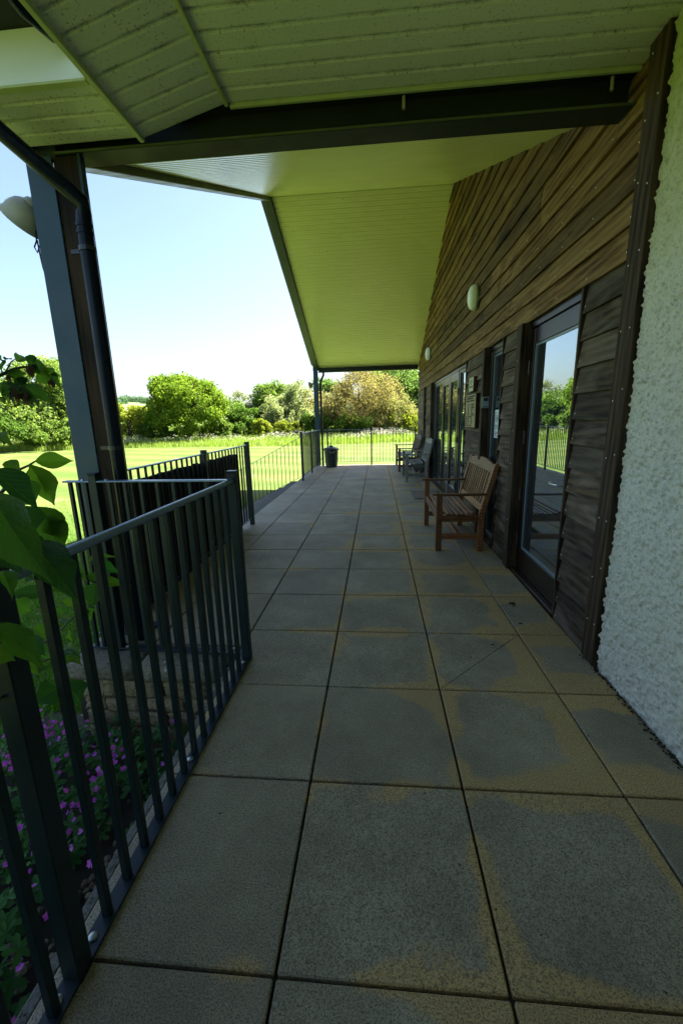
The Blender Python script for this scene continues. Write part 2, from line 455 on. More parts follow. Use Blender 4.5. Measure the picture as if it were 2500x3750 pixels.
class MB:
    def __init__(self):
        self.v = []; self.f = []
    def box(self, x0, x1, y0, y1, z0, z1):
        b = len(self.v)
        self.v += [(x0, y0, z0), (x1, y0, z0), (x1, y1, z0), (x0, y1, z0), (x0, y0, z1), (x1, y0, z1), (x1, y1, z1), (x0, y1, z1)]
        self.f += [tuple(b + i for i in q) for q in ((0, 3, 2, 1), (4, 5, 6, 7), (0, 1, 5, 4), (1, 2, 6, 5), (2, 3, 7, 6), (3, 0, 4, 7))]
        return self
    def bar(self, p0, p1, w, h, up=(0, 0, 1)):
        p0 = Vector(p0); p1 = Vector(p1); d = (p1 - p0).normalized(); up = Vector(up)
        s = d.cross(up)
        if s.length < 1e-4: s = d.cross(Vector((1, 0, 0)))
        s.normalize(); u = s.cross(d).normalized()
        b = len(self.v)
        for p in (p0, p1):
            for a, c in ((-1, -1), (1, -1), (1, 1), (-1, 1)):
                self.v.append(tuple(p + s * (a * w / 2) + u * (c * h / 2)))
        self.f += [tuple(b + i for i in q) for q in ((0, 1, 2, 3), (7, 6, 5, 4), (0, 4, 5, 1), (1, 5, 6, 2), (2, 6, 7, 3), (3, 7, 4, 0))]
        return self
    def tube(self, pts, r, n=10, cap=True):
        pts = [Vector(p) for p in pts]
        rs = r if isinstance(r, (list, tuple)) else [r] * len(pts)
        b = len(self.v)
        prev = None
        for i, p in enumerate(pts):
            d = (pts[min(i + 1, len(pts) - 1)] - pts[max(i - 1, 0)]).normalized()
            if prev is None:
                a = d.orthogonal().normalized()
            else:
                a = (prev - d * prev.dot(d))
                a = a.normalized() if a.length > 1e-5 else d.orthogonal().normalized()
            prev = a
            c = d.cross(a)
            for k in range(n):
                t = 2 * math.pi * k / n
                self.v.append(tuple(p + a * (math.cos(t) * rs[i]) + c * (math.sin(t) * rs[i])))
        for i in range(len(pts) - 1):
            for k in range(n):
                k2 = (k + 1) % n
                self.f.append((b + i * n + k, b + i * n + k2, b + (i + 1) * n + k2, b + (i + 1) * n + k))
        if cap:
            self.f.append(tuple(b + k for k in reversed(range(n))))
            e = b + (len(pts) - 1) * n
            self.f.append(tuple(e + k for k in range(n)))
        return self
    def lathe(self, prof, c=(0, 0, 0), n=24, axis='z', mod=None):
        b = len(self.v); c = Vector(c)
        for r, h in prof:
            for k in range(n):
                t = 2 * math.pi * k / n
                rr = r * (mod(t, h) if mod else 1)
                x, y = rr * math.cos(t), rr * math.sin(t)
                p = {'z': (x, y, h), 'x': (h, x, y), 'y': (x, h, y)}[axis]
                self.v.append(tuple(c + Vector(p)))
        for i in range(len(prof) - 1):
            for k in range(n):
                k2 = (k + 1) % n
                self.f.append((b + i * n + k, b + i * n + k2, b + (i + 1) * n + k2, b + (i + 1) * n + k))
        self.f.append(tuple(b + k for k in reversed(range(n))))
        e = b + (len(prof) - 1) * n
        self.f.append(tuple(e + k for k in range(n)))
        return self
    def prism(self, prof, axis, a0, a1):
        """profile of 2-D points extruded along axis: x -> (y,z), y -> (x,z), z -> (x,y)"""
        b = len(self.v); n = len(prof)
        for a in (a0, a1):
            for p, q in prof:
                self.v.append({'x': (a, p, q), 'y': (p, a, q), 'z': (p, q, a)}[axis])
        for k in range(n):
            k2 = (k + 1) % n
            self.f.append((b + k, b + k2, b + n + k2, b + n + k))
        self.f.append(tuple(b + k for k in reversed(range(n))))
        self.f.append(tuple(b + n + k for k in range(n)))
        return self
    def mesh(self, name, mat, origin=None, bevel=0, smooth=False, fix=True):
        v = np.array(self.v, dtype=float)
        o = (v.min(0) + v.max(0)) / 2 if origin is None else np.array(origin, dtype=float)
        me = bpy.data.meshes.new(name)
        me.from_pydata((v - o).tolist(), [], self.f)
        if fix or bevel:
            bm = bmesh.new(); bm.from_mesh(me)
            bmesh.ops.recalc_face_normals(bm, faces=bm.faces)
            if bevel:
                bmesh.ops.bevel(bm, geom=[e for e in bm.edges if len(e.link_faces) == 2 and e.calc_face_angle() > 0.6], offset=bevel, segments=1, affect='EDGES')
            bm.to_mesh(me); bm.free()
        if smooth:
            me.polygons.foreach_set('use_smooth', [True] * len(me.polygons))
            try: me.set_sharp_from_angle(angle=math.radians(40))
            except Exception: pass
        me.materials.append(mat)
        return me, Vector(o)
    def build(self, name, mat, parent=None, origin=None, bevel=0, smooth=False, label=None, kind=None, fix=True):
        me, o = self.mesh(name, mat, origin, bevel, smooth, fix)
        ob = link(name, me, parent, o)
        if label: ob['label'] = label
        if kind: ob['kind'] = kind
        return ob

def raw_mesh(name, verts, faces_flat, loop_n, mat, parent=None, smooth=False):
    """large mesh of equal n-gons from numpy arrays"""
    me = bpy.data.meshes.new(name)
    nf = len(faces_flat) // loop_n
    me.vertices.add(len(verts)); me.vertices.foreach_set('co', np.asarray(verts, dtype=np.float32).ravel())
    me.loops.add(len(faces_flat)); me.loops.foreach_set('vertex_index', np.asarray(faces_flat, dtype=np.int32))
    me.polygons.add(nf); me.polygons.foreach_set('loop_start', np.arange(nf, dtype=np.int32) * loop_n)
    me.polygons.foreach_set('use_smooth', np.full(nf, smooth, dtype=bool))
    me.update(calc_edges=True); me.validate()
    me.materials.append(mat)
    return me

def blur(a, s):
    """periodic gaussian blur by FFT"""
    ky = np.fft.fftfreq(a.shape[0])[:, None]; kx = np.fft.fftfreq(a.shape[1])[None, :]
    g = np.exp(-2 * (math.pi ** 2) * (s ** 2) * (kx ** 2 + ky ** 2))
    r = np.fft.ifft2(np.fft.fft2(a) * g).real
    return (r - r.mean()) / (r.std() + 1e-9)

# ================================================================== GROUND
ZG = -0.70
XW = 1.25            # face of the timber wall
def ground():
    mb = MB(); R = 900
    rings = [0, 6, 14, 30, 60, 120, 250, 500, 900]
    b = MB()
    n = 32
    vs = [(0, 0, ZG)]; fs = []
    for i, r in enumerate(rings[1:]):
        for k in range(n):
            t = 2 * math.pi * k / n
            vs.append((r * math.cos(t), 6 + r * math.sin(t), ZG))
    for k in range(n): fs.append((0, 1 + k, 1 + (k + 1) % n))
    for i in range(len(rings) - 2):
        for k in range(n):
            a = 1 + i * n + k; c = 1 + i * n + (k + 1) % n
            fs.append((a, a + n, c + n, c))
    b.v = vs; b.f = fs
    o = b.build('lawn', M['lawn'], None, (0, 0, 0)); tag(o, 'mown cricket field of short yellow green grass beyond the veranda', 'lawn', kind='structure')
ground()

def soil_bed():
    xs = np.linspace(-4.2, -0.9, 34); ys = np.linspace(-1.2, 2.6, 38)
    n = blur(rng.normal(size=(len(ys), len(xs))), 2)
    v = []; f = []
    for j, y in enumerate(ys):
        for i, x in enumerate(xs):
            t = min(1, max(0, (x + 4.1) / 2.6)); t = t * t * (3 - 2 * t)
            e = min(1, max(0, (2.6 - y) / 0.3))
            v.append((x, y, ZG - 0.02 + t * 0.20 * e + 0.012 * n[j, i] * (t > 0.02)))
    w = len(xs)
    for j in range(len(ys) - 1):
        for i in range(w - 1):
            f.append((j * w + i, j * w + i + 1, (j + 1) * w + i + 1, (j + 1) * w + i))
    b = MB(); b.v = v; b.f = f
    o = b.build('flower_bed_soil', M['soil'], None, (0, 0, 0), smooth=True); tag(o, 'dark soil of the flower bed below the ramp railing', 'soil', kind='structure')
soil_bed()
def bed_z(x, y):
    t = np.clip((x + 4.1) / 2.6, 0, 1); t = t * t * (3 - 2 * t)
    return ZG - 0.02 + t * 0.20 * np.clip((2.6 - y) / 0.3, 0, 1)

# ------------------------------------------------------------------ terrace floor of slabs
terrace = empty('terrace_floor', (0, 6, -0.06), 'long veranda floor of square textured concrete paving slabs', 'floor', kind='structure')
def terrace_build():
    X0, Y0, P = -0.273, 0.765, 0.6
    b = MB()
    b.box(-0.86, 1.40, -1.6, 2.16, -0.30, -0.018)
    b.box(-1.90, 1.40, 2.16, 13.12, -0.64, -0.018)
    b.build('bedding', M['joint'], terrace)
    cache = {}
    def slab(xa, xb, ya, yb, z=0.0, cut=None):
        w, d = xb - xa, yb - ya
        g = 0.0045
        key = (round(w, 3), round(d, 3), cut)
        if key not in cache:
            mb = MB()
            if cut is None:
                mb.box(-w / 2 + g, w / 2 - g, -d / 2 + g, d / 2 - g, -0.045, 0)
            elif cut == 'a':
                mb.prism([(-w / 2 + g, -d / 2 + 1.3 * g), (w / 2 - 1.3 * g, d / 2 - g), (-w / 2 + g, d / 2 - g)], 'z', -0.045, 0)
            else:
                mb.prism([(-w / 2 + 1.3 * g, -d / 2 + g), (w / 2 - g, -d / 2 + g), (w / 2 - g, d / 2 - 1.3 * g)], 'z', -0.045, 0)
            cache[key] = mb.mesh('paving_slab', M['paving'], (0, 0, 0), bevel=0.004)[0]
        o = link('paving_slab', cache[key], terrace, ((xa + xb) / 2, (ya + yb) / 2, z + random.uniform(-0.0025, 0.001)), (random.uniform(-0.0025, 0.0025), random.uniform(-0.0025, 0.0025), 0))
    for r in range(-4, 21):
        ya = Y0 + P * r; yb = min(ya + P, 13.06)
        if yb - ya < 0.05: continue
        for c in range(-3, 3):
            xa = X0 + P * c; xb = xa + P
            if c == -3: xa = -1.90
            if c == 2: xb = XW - 0.01
            if c == 1 and r == 2:
                slab(xa, xb, ya, yb, 0, 'a'); slab(xa, xb, ya, yb, 0, 'b'); continue
            if c < -1 and yb <= 2.3: continue
            if c < -1 and ya < 2.16: ya_ = 2.362; slab(xa, xb, ya_, yb); continue
            if c == -1 and yb <= 2.2: slab(max(xa, -0.862), xb, ya, yb); continue
            slab(xa, xb, ya, yb)
    # row behind the front railing
terrace_build()

# kerb of the ramp
def ramp_edge():
    b = MB(); b.box(-0.875, -0.863, -1.6, 2.14, -0.55, -0.03)
    b.box(-0.90, -0.866, -1.6, 2.14, -0.56, -0.014)
    o = b.build('ramp_kerb', M['concrete'], None, bevel=0.004); tag(o, 'weathered concrete kerb along the edge of the near ramp', 'kerb', kind='structure')
ramp_edge()

# ------------------------------------------------------------------ steps down to the lawn
steps = empty('steps', (-2.3, 7.6, ZG), 'concrete steps leading down from the terrace to the lawn', 'steps', kind='structure')
for k in range(4):
    b = MB(); b.box(-2.05 - 0.29 * k, -1.904 if k == 0 else -2.05 - 0.29 * (k - 1) - 0.002, 5.66, 9.66, ZG - 0.05, -0.15 * k - (0.004 if k == 0 else 0))
    b.build('step', M['concrete'], steps, bevel=0.008)

# ------------------------------------------------------------------ stone retaining wall with coping
plinth = empty('stone_wall', (-1.35, 2.2, -0.55), 'low rough tan stone wall with lichen coping under the front railing', 'wall')
def plinth_build():
    b = MB(); b.box(-1.82, -0.905, 2.15, 2.42, -0.72, -0.10); b.build('mortar_core', M['mortar'], plinth)
    def rough_block(x0, x1, z0, z1, y0, y1, mat, name, amp=0.010, bev=0.010):
        bm = bmesh.new()
        bmesh.ops.create_cube(bm, size=1)
        for v in bm.verts:
            v.co = Vector(((x0 + x1) / 2 + v.co.x * (x1 - x0), (y0 + y1) / 2 + v.co.y * (y1 - y0), (z0 + z1) / 2 + v.co.z * (z1 - z0)))
        bmesh.ops.subdivide_edges(bm, edges=bm.edges[:], cuts=3, use_grid_fill=True)
        c = Vector(((x0 + x1) / 2, (y0 + y1) / 2, (z0 + z1) / 2))
        for v in bm.verts:
            v.co += Vector((random.uniform(-1, 1), random.uniform(-1.4, 1), random.uniform(-1, 1))) * amp * 0.6
            # rounded arrises
            e = sum([abs(v.co.x - c.x) > 0.47 * (x1 - x0), abs(v.co.y - c.y) > 0.47 * (y1 - y0), abs(v.co.z - c.z) > 0.47 * (z1 - z0)])
            if e >= 2: v.co += (c - v.co) * 0.05
        me = bpy.data.meshes.new(name)
        for v in bm.verts: v.co -= c
        bm.to_mesh(me); bm.free()
        me.polygons.foreach_set('use_smooth', [True] * len(me.polygons))
        me.materials.append(mat)
        link(name, me, plinth, c)
    courses = [(-0.225, -0.105), (-0.325, -0.232), (-0.435, -0.332), (-0.60, -0.442)]
    for ci, (z0, z1) in enumerate(courses):
        x = -1.83
        while x < -0.93:
            w = random.uniform(0.14, 0.30)
            x2 = min(x + w, -0.905)
            if -0.905 - x2 < 0.08: x2 = -0.905
            rough_block(x + 0.004, x2 - 0.004, z0 + random.uniform(0, .006), z1 - random.uniform(0, .004), 2.11 + random.uniform(-0.012, 0.012), 2.20, M['stone'], 'stone', 0.016)
            x = x2
    # return face towards the lawn
    for ci, (z0, z1) in enumerate(courses):
        y = 2.20
        while y < 5.6:
            y2 = min(y + random.uniform(0.18, 0.34), 5.62)
            rough_block(-1.94, -1.86, z0, z1, y + 0.004, y2 - 0.004, M['stone'], 'stone', 0.014)
            y = y2
    xs = [-1.90, -1.46, -0.905]
    for a, c in zip(xs[:-1], xs[1:]):
        rough_block(a + 0.003, c - 0.003, -0.10, -0.002, 2.09, 2.355, M['coping'], 'coping_slab', 0.008)
plinth_build()

# ================================================================== PAVILION
RS = 0.415           # roof slope
RY, RZ = 7.78, 5.08  # ridge of the sloping soffit
def roof_z(y): return RZ - RS * abs(y - RY)
pav = empty('pavilion', (1.5, 7, 0), 'single storey sports pavilion with dark weatherboarded gable wall and roofed veranda', 'building')

# ---- timber wall: backing and openings
OPEN = [(2.835, 3.79, 2.155), (4.43, 4.99, 2.155), (6.14, 9.66, 2.155)]
def backing():
    b = MB(); x0, x1 = XW + 0.026, XW + 0.24
    segs = [(2.33, OPEN[0][0]), (OPEN[0][1], OPEN[1][0]), (OPEN[1][1], OPEN[2][0]), (OPEN[2][1], 13.0)]
    for a, c in segs: b.box(x0, x1, a, c, -0.02, 2.15)
    b.prism([(2.33, 2.15), (13.0, 2.15), (13.0, roof_z(13.0) - .01), (RY, RZ - .01), (2.33, roof_z(2.33) - .01)], 'x', x0, x1)
    return b.build('timber_wall', M['dark'], pav, label='dark stained horizontal weatherboard wall with lapped rough sawn boards')
wall = backing()

def board_mesh(y0, y1, z0, z1, top_fn=None):
    n = max(2, int((y1 - y0) / 0.09))
    b = MB()
    ph = random.uniform(0, 10); a1 = random.uniform(0.0015, 0.0035)
    for i in range(n + 1):
        y = y0 + (y1 - y0) * i / n
        dz = a1 * math.sin(y * 5 + ph) + random.uniform(-0.0012, 0.0012)
        dx = 0.0025 * math.sin(y * 3.1 + ph * 2)
        zt = z1
        if top_fn: zt = max(min(z1, top_fn(y)), z0 + 0.006)
        zb = z0 + dz
        tfr = (zt - z0) / (z1 - z0)
        xo_b = XW - 0.013 + dx; xo_t = XW - 0.013 + 0.026 * tfr + dx
        b.v += [(xo_b, y, zb), (xo_t, y, zt), (xo_t + 0.010, y, zt), (xo_b + 0.020, y, zb)]
    for i in range(n):
        k = i * 4
        for q in range(4):
            q2 = (q + 1) % 4
            b.f.append((k + q, k + q2, k + 4 + q2, k + 4 + q))
    b.f.append((3, 2, 1, 0)); e = n * 4; b.f.append((e, e + 1, e + 2, e + 3))
    return b
nails = MB()
def nail(y, z, x=XW - 0.012):
    r = 0.0042
    b = len(nails.v)
    for k in range(6):
        t = k * math.pi / 3
        nails.v.append((x, y + r * math.cos(t), z + r * math.sin(t)))
    nails.v.append((x - 0.003, y, z))
    for k in range(6): nails.f.append((b + k, b + (k + 1) % 6, b + 6))
PITCH = 0.155
def boards():
    H = PITCH + 0.022
    low = [(2.348, 2.80), (3.90, 4.395), (5.08, 6.115), (9.80, 10.98), (11.20, 12.99)]
    for k in range(-2, 12):
        z = 0.295 + PITCH * k
        for a, c in low:
            zb = max(z, 0.0)
            if z + H > 2.15 + 0.03: top = 2.165
            else: top = z + H
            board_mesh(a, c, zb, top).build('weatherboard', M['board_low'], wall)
            for yy in (a + 0.03, c - 0.03):
                if random.random() < 0.75: nail(yy, zb + 0.035)
    for k in range(12, 31):
        z = 0.295 + PITCH * k
        a = 2.348; c = 12.99
        if z > 2.70:
            if z < 2.97: board_mesh(2.348, 2.60, z, z + H, lambda yy: 2.998).build('weatherboard', M['board'], wall)
            a = max(2.603, RY - (RZ - z) / RS + 0.01)
        if z > roof_z(12.99):
            c = RY + (RZ - z) / RS - 0.01
        if c - a < 0.15: continue
        cuts = [a]; y = a + random.uniform(0.5, 3.6)
        while y < c - 0.6:
            cuts.append(y); y += random.uniform(2.6, 4.6)
        cuts.append(c)
        for p, q in zip(cuts[:-1], cuts[1:]):
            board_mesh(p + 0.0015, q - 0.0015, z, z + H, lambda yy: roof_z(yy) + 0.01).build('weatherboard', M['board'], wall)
            yy = p + 0.04
            while yy < q and z < 2.9:
                nail(yy, z + 0.035); yy += random.uniform(0.38, 0.46)
boards()

# ---- timber trims and jamb posts
def post(y0, y1, x0, x1, z0, z1, name, label=None, mat='trimwood'):
    b = MB(); b.box(x0, x1, y0, y1, z0, z1)
    return b.build(name, M[mat], pav, bevel=0.004, label=label)
post(2.212, 2.345, 1.216, 1.275, 0.004, 3.0, 'corner_post', 'dark timber corner board between roughcast and weatherboards')
post(2.803, 2.830, 1.234, 1.320, 0.02, 2.152, 'door_lining')
post(3.772, 3.893, 1.200, 1.330, 0.012, 2.152, 'jamb_post')
post(4.398, 4.425, 1.234, 1.320, 0.02, 2.152, 'window_lining')
post(4.985, 5.074, 1.200, 1.330, 0.012, 2.152, 'jamb_post')
post(6.118, 6.138, 1.234, 1.320, 0.02, 2.152, 'door_lining')
post(9.662, 9.795, 1.205, 1.330, 0.012, 2.152, 'jamb_post')
post(10.985, 11.195, 1.200, 1.274, 0.004, 2.152, 'jamb_post')
for yy in (2.240, 2.315):
    z = 0.25
    while z < 3.0:
        nail(yy, z, 1.2155); z += random.uniform(0.24, 0.36)
for y in (3.835, 5.03):
    z = 0.2
    while z < 2.1:
        nail(y, z, 1.1995); z += random.uniform(0.22, 0.32)
o = nails.build('nail_heads', M['nail'], pav, fix=False); o['kind'] = 'stuff'
# lintel soffits above the openings
for a, c, h in OPEN:
    b = MB(); b.box(1.27, 1.40, a + 0.002, c - 0.002, 2.105, 2.149); b.build('lintel', M['frame'], pav)

# ---- glazed single door
door = MB().box(1.285, 1.325, 3.700, 3.765, 0.03, 2.10)
door.box(1.285, 1.325, 2.835, 2.885, 0.03, 2.10)
door.box(1.287, 1.323, 2.885, 3.700, 1.975, 2.10)
door.box(1.287, 1.323, 2.885, 3.700, 0.03, 0.235)
door = door.build('glazed_door', M['frame'], pav, bevel=0.003, label='dark brown framed full height glass door nearest the roughcast wall')
b = MB()
for y0, y1, z0, z1 in ((2.886, 3.699, 0.236, 0.252), (2.886, 3.699, 1.958, 1.974), (3.679, 3.699, 0.252, 1.958), (2.886, 2.906, 0.252, 1.958)):
    b.box(1.296, 1.312, y0, y1, z0, z1)
b.build('glazing_bead', M['bead'], door)
MB().box(1.303, 1.309, 2.906, 3.679, 0.252, 1.958).build('pane', M['glass'], door)
b = MB(); b.tube([(1.29, 2.93, 0.93), (1.245, 2.95, 0.93), (1.235, 2.98, 0.93), (1.235, 3.05, 0.93), (1.245, 3.075, 0.93), (1.262, 3.08, 0.93)], 0.010, 8)
b.build('door_handle', M['galv'], door, smooth=True)
for z in (0.30, 0.72, 1.22, 1.80):
    MB().tube([(1.279, 3.772, z - 0.055), (1.279, 3.772, z + 0.055)], 0.008, 8).build('hinge', M['hingemetal'], door, smooth=True)
# door threshold
MB().box(1.24, 1.33, 2.84, 3.77, 0.0, 0.026).build('threshold', M['frame'], pav, bevel=0.003)

# ---- side window (tall)
b = MB()
b.box(1.275, 1.325, 4.428, 4.475, 0.02, 2.10); b.box(1.275, 1.325, 4.935, 4.983, 0.02, 2.10)
b.box(1.277, 1.323, 4.475, 4.935, 2.06, 2.10); b.box(1.277, 1.323, 4.475, 4.935, 0.02, 0.07)
win = b.build('side_window', M['frame'], pav, bevel=0.003, label='tall narrow side window with notices inside')
MB().box(1.303, 1.309, 4.50, 4.912, 0.092, 2.04).build('pane', M['glass'], win)
b = MB()
b.box(1.296, 1.313, 4.912, 4.934, 0.092, 2.04); b.box(1.296, 1.313, 4.476, 4.50, 0.092, 2.04)
b.box(1.296, 1.313, 4.476, 4.934, 0.071, 0.0915); b.box(1.296, 1.313, 4.476, 4.934, 2.0405, 2.059)
b.build('glazing_bead', M['bead'], win)

# ---- double doors with side lights
b = MB(); fr = [6.142, 6.185, 6.72, 6.80, 8.30, 8.40, 9.60, 9.658]
b.box(1.275, 1.325, 6.142, 6.185, 0.02, 2.10); b.box(1.275, 1.325, 6.72, 6.80, 0.02, 2.10); b.box(1.275, 1.325, 8.36, 8.44, 0.02, 2.10); b.box(1.275, 1.325, 9.60, 9.658, 0.02, 2.10)
b.box(1.277, 1.323, 6.185, 6.72, 2.06, 2.10); b.box(1.277, 1.323, 6.185, 6.72, 0.02, 0.07)
b.box(1.277, 1.323, 8.44, 9.60, 2.06, 2.10); b.box(1.277, 1.323, 8.44, 9.60, 0.02, 0.07)
dd = b.build('double_door_frame', M['frame'], pav, bevel=0.003, label='wide dark timber frame with two glass doors and side lights')
def pane(y0, y1, z0, z1, par):
    MB().box(1.303, 1.309, y0 + 0.016, y1 - 0.016, z0 + 0.016, z1 - 0.016).build('pane', M['glass'], par)
    b = MB()
    b.box(1.297, 1.313, y0 + .001, y0 + 0.016, z0 + 0.016, z1 - 0.016); b.box(1.297, 1.313, y1 - 0.016, y1 - .001, z0 + 0.016, z1 - 0.016)
    b.box(1.297, 1.313, y0 + .001, y1 - .001, z0 + .001, z0 + 0.016); b.box(1.297, 1.313, y0 + .001, y1 - .001, z1 - 0.016, z1 - .001)
    b.build('glazing_bead', M['bead'], par)
pane(6.185, 6.72, 0.07, 2.06, dd); pane(8.44, 9.60, 0.07, 2.06, dd)
for y0, y1 in ((6.805, 7.575), (7.585, 8.355)):
    b = MB()
    b.box(1.268, 1.312, y0, y0 + 0.10, 0.03, 2.10); b.box(1.268, 1.312, y1 - 0.10, y1, 0.03, 2.10)
    b.box(1.270, 1.310, y0 + 0.10, y1 - 0.10, 1.975, 2.10); b.box(1.270, 1.310, y0 + 0.10, y1 - 0.10, 0.03, 0.235)
    d = b.build('glass_door_leaf', M['frame'], pav, bevel=0.003)
    MB().box(1.288, 1.294, y0 + 0.105, y1 - 0.105, 0.24, 1.97).build('pane', M['glass'], d)
    for z in (0.3, 1.05, 1.8):
        yh = y0 - 0.004 if y0 < 7 else y1 + 0.004
        MB().tube([(1.264, yh, z - 0.05), (1.264, yh, z + 0.05)], 0.008, 8).build('hinge', M['black'], d, smooth=True)
    if y0 < 7:
        b = MB(); b.tube([(1.255, 7.53, 0.04), (1.255, 7.53, 0.30)], 0.007, 8); b.tube([(1.258, 7.53, 0.22), (1.225, 7.53, 0.24)], 0.009, 8); b.box(1.256, 1.267, 7.515, 7.545, 0.10, 0.28)
        b.build('bolt', M['galv'], d)
MB().box(1.24, 1.33, 6.15, 9.65, 0.0, 0.022).build('threshold', M['frame'], pav, bevel=0.003)

# ---- room behind the glass
b = MB(); b.box(1.5, 8.8, 2.5, 13.0, -0.05, 0.0); b.build('inner_floor', M['innerfloor'], pav)
b = MB(); b.box(8.8, 9.0, -6, 13.0, -0.05, 3.2); b.box(1.3, 8.8, 12.8, 12.98, -0.05, 2.85); b.box(1.5, 8.8, 2.34, 2.5, -0.05, 2.78)
b.build('inner_wall', M['plaster'], pav)
for y in (3.05, 3.45): MB().box(2.1, 2.14, y, y + 0.22, 0.25, 0.95).build('curtain', M['curtain'], pav)
# gable shell on the room side keeps daylight out
b = MB(); b.box(1.26, 9.0, -6.0, 2.33, -0.05, 0.0); b.box(1.26, 9.0, -6.2, -6.0, -0.05, 3.0); b.build('wing_shell', M['plaster'], pav)

# ---- roughcast wall with real relief
def roughcast():
    ya, yb, za, zb = 0.55, 2.208, -0.015, 3.02
    s = 0.0052
    ny, nz = int((yb - ya) / s), int((zb - za) / s)
    base = rng.normal(size=(nz, ny))
    n1 = blur(base, 0.85); n2 = blur(rng.normal(size=(nz, ny)), 2.0); n3 = blur(rng.normal(size=(nz, ny)), 30)
    h = 0.0042 * np.clip(n1, -0.3, 2.4) + 0.0056 * np.clip(n2, -0.35, 2.2) + 0.0012 * n3 - 0.004
    Y, Z = np.meshgrid(np.linspace(ya, yb, ny), np.linspace(za, zb, nz))
    jit = rng.uniform(-0.3, 0.3, size=(2, nz, ny)) * s
    V = np.stack([1.242 - h, Y + jit[0], Z + jit[1]], -1)
    V[:, -1, 1] = yb
    V = V.reshape(-1, 3)
    idx = np.arange(nz * ny).reshape(nz, ny)
    F = np.stack([idx[:-1, :-1], idx[1:, :-1], idx[1:, 1:], idx[:-1, 1:]], -1).reshape(-1)
    me = raw_mesh('roughcast_wall', V - np.array([1.25, 1.4, 1.5]), F, 4, M['roughcast'], smooth=True)
    o = link('roughcast_wall', me, pav, (1.25, 1.4, 1.5)); o['label'] = 'pale pebbled roughcast render wall at the right edge'
    b = MB(); b.box(1.256, 1.42, -6.0, 2.206, -0.05, 3.0); b.build('wall_core', M['roughcast'], pav)
    b = MB(); b.box(-0.90, 1.234, -1.85, -1.62, -0.3, 3.0); b.build('unseen_shade_wall', M['roughcast'], pav)  # unseen wall behind the viewpoint, added to darken the near floor and railings
    b = MB(); b.box(1.236, 1.255, -6.0, 0.56, -0.02, 3.0); b.build('plain_render', M['roughcast'], pav)
roughcast()

# ---- soffit of slats
soffit = MB().prism([(2.605, roof_z(2.605) + 0.022), (RY, RZ + 0.024), (13.05, roof_z(13.05) + 0.022), (13.05, roof_z(13.05) + 0.16), (RY, RZ + 0.17), (2.605, roof_z(2.605) + 0.16)], 'x', -1.86, 9.2)
soffit = soffit.build('veranda_roof', M['rooftile'], pav, label='pitched veranda roof lined underneath with pale green yellow slats')
def plank_mesh(length, w=0.1, mat='soffit', bevel_big=False, gap=0.0):
    b = MB()
    if bevel_big:
        prof = [(-w / 2, 0.012), (-w / 2 + 0.010, 0.010), (-w / 2 + 0.016, 0), (w / 2 - 0.008, 0), (w / 2 - 0.001, 0.004), (w / 2 - 0.001, 0.02), (-w / 2, 0.02)]
    else:
        h = w / 2
        prof = [(-h + .003, 0.012), (-h + 0.010, 0.001), (-h * 0.5, -0.0012), (-0.003, 0), (0, 0.002), (0.003, 0), (h * 0.5, -0.0012), (h - 0.004, 0.001), (h - .0005, 0.012), (h - .0005, 0.019), (-h + .003, 0.019)]
    b.prism(prof, 'x', -length / 2, length / 2)
    return b.mesh('soffit_slat', M[mat], (0, 0, 0))[0]
L = XW + 0.012 + 1.735
pm = plank_mesh(L)
ang = math.atan(RS); cs = math.cos(ang)
n = int((RY - 2.62) / (0.1 * cs))
for k in range(n + 1):
    d = (k + 0.5) * 0.1 * cs
    y = RY - d
    link('soffit_slat', pm, soffit, ((XW + 0.012 - 1.735) / 2, y, roof_z(y)), (ang, 0, 0))
    y = RY + d
    if y < 13.0: link('soffit_slat', pm, soffit, ((XW + 0.012 - 1.735) / 2, y, roof_z(y)), (-ang, 0, 0))
MB().tube([(-1.73, RY, RZ - 0.004), (XW, RY, RZ - 0.004)], 0.012, 8).build('ridge_trim', M['trimpvc'], soffit)
# rake beams
for s_, y1 in ((1, 2.50), (-1, 13.0)):
    b = MB()
    a = (RY, RZ); e = (y1, roof_z(y1))
    b.prism([(a[0], a[1] - 0.055), (e[0], e[1] - 0.055), (e[0], e[1] + 0.15), (a[0], a[1] + 0.15)], 'x', -1.885, -1.74)
    b.build('rake_beam', M['rake'], soffit, bevel=0.004)
    b = MB(); b.prism([(a[0], a[1] + 0.10), (e[0], e[1] + 0.10), (e[0], e[1] + 0.20), (a[0], a[1] + 0.20)], 'x', -1.96, -1.887)
    b.build('verge_board', M['rake'], soffit)
# near wing roof: flat soffit, inclined panel, boxed eave
b = MB(); b.box(-0.74, 9.2, -6.2, 2.47, 3.022, 3.22); wing = b.build('wing_roof', M['rooftile'], pav, label='lower flat eaves soffit of broad slats above the camera')
pmn = plank_mesh(XW + 0.75, 0.1, 'soffit_dirty', True)
pmi = plank_mesh(math.hypot(0.46, 0.12), 0.1, 'soffit_dirty', True)
for k in range(24):
    y = 2.405 - 0.1 * k
    if y < -0.3: break
    link('soffit_slat', pmn, wing, ((XW - 0.75) / 2 + 0.005, y, 3.0))
    link('soffit_slat', pmi, wing, (-0.98, y, 2.94), (0, -math.atan2(0.12, 0.46), 0))
b = MB(); b.prism([(-1.21, 2.905), (-0.75, 3.025), (-0.75, 3.06), (-1.21, 2.94)], 'y', -0.5, 2.455); b.build('panel_backing', M['dark'], wing)
b = MB(); b.box(-0.762, -0.742, -0.5, 2.455, 2.984, 3.001); b.build('joint_trim', M['trimpvc'], wing, bevel=0.004)
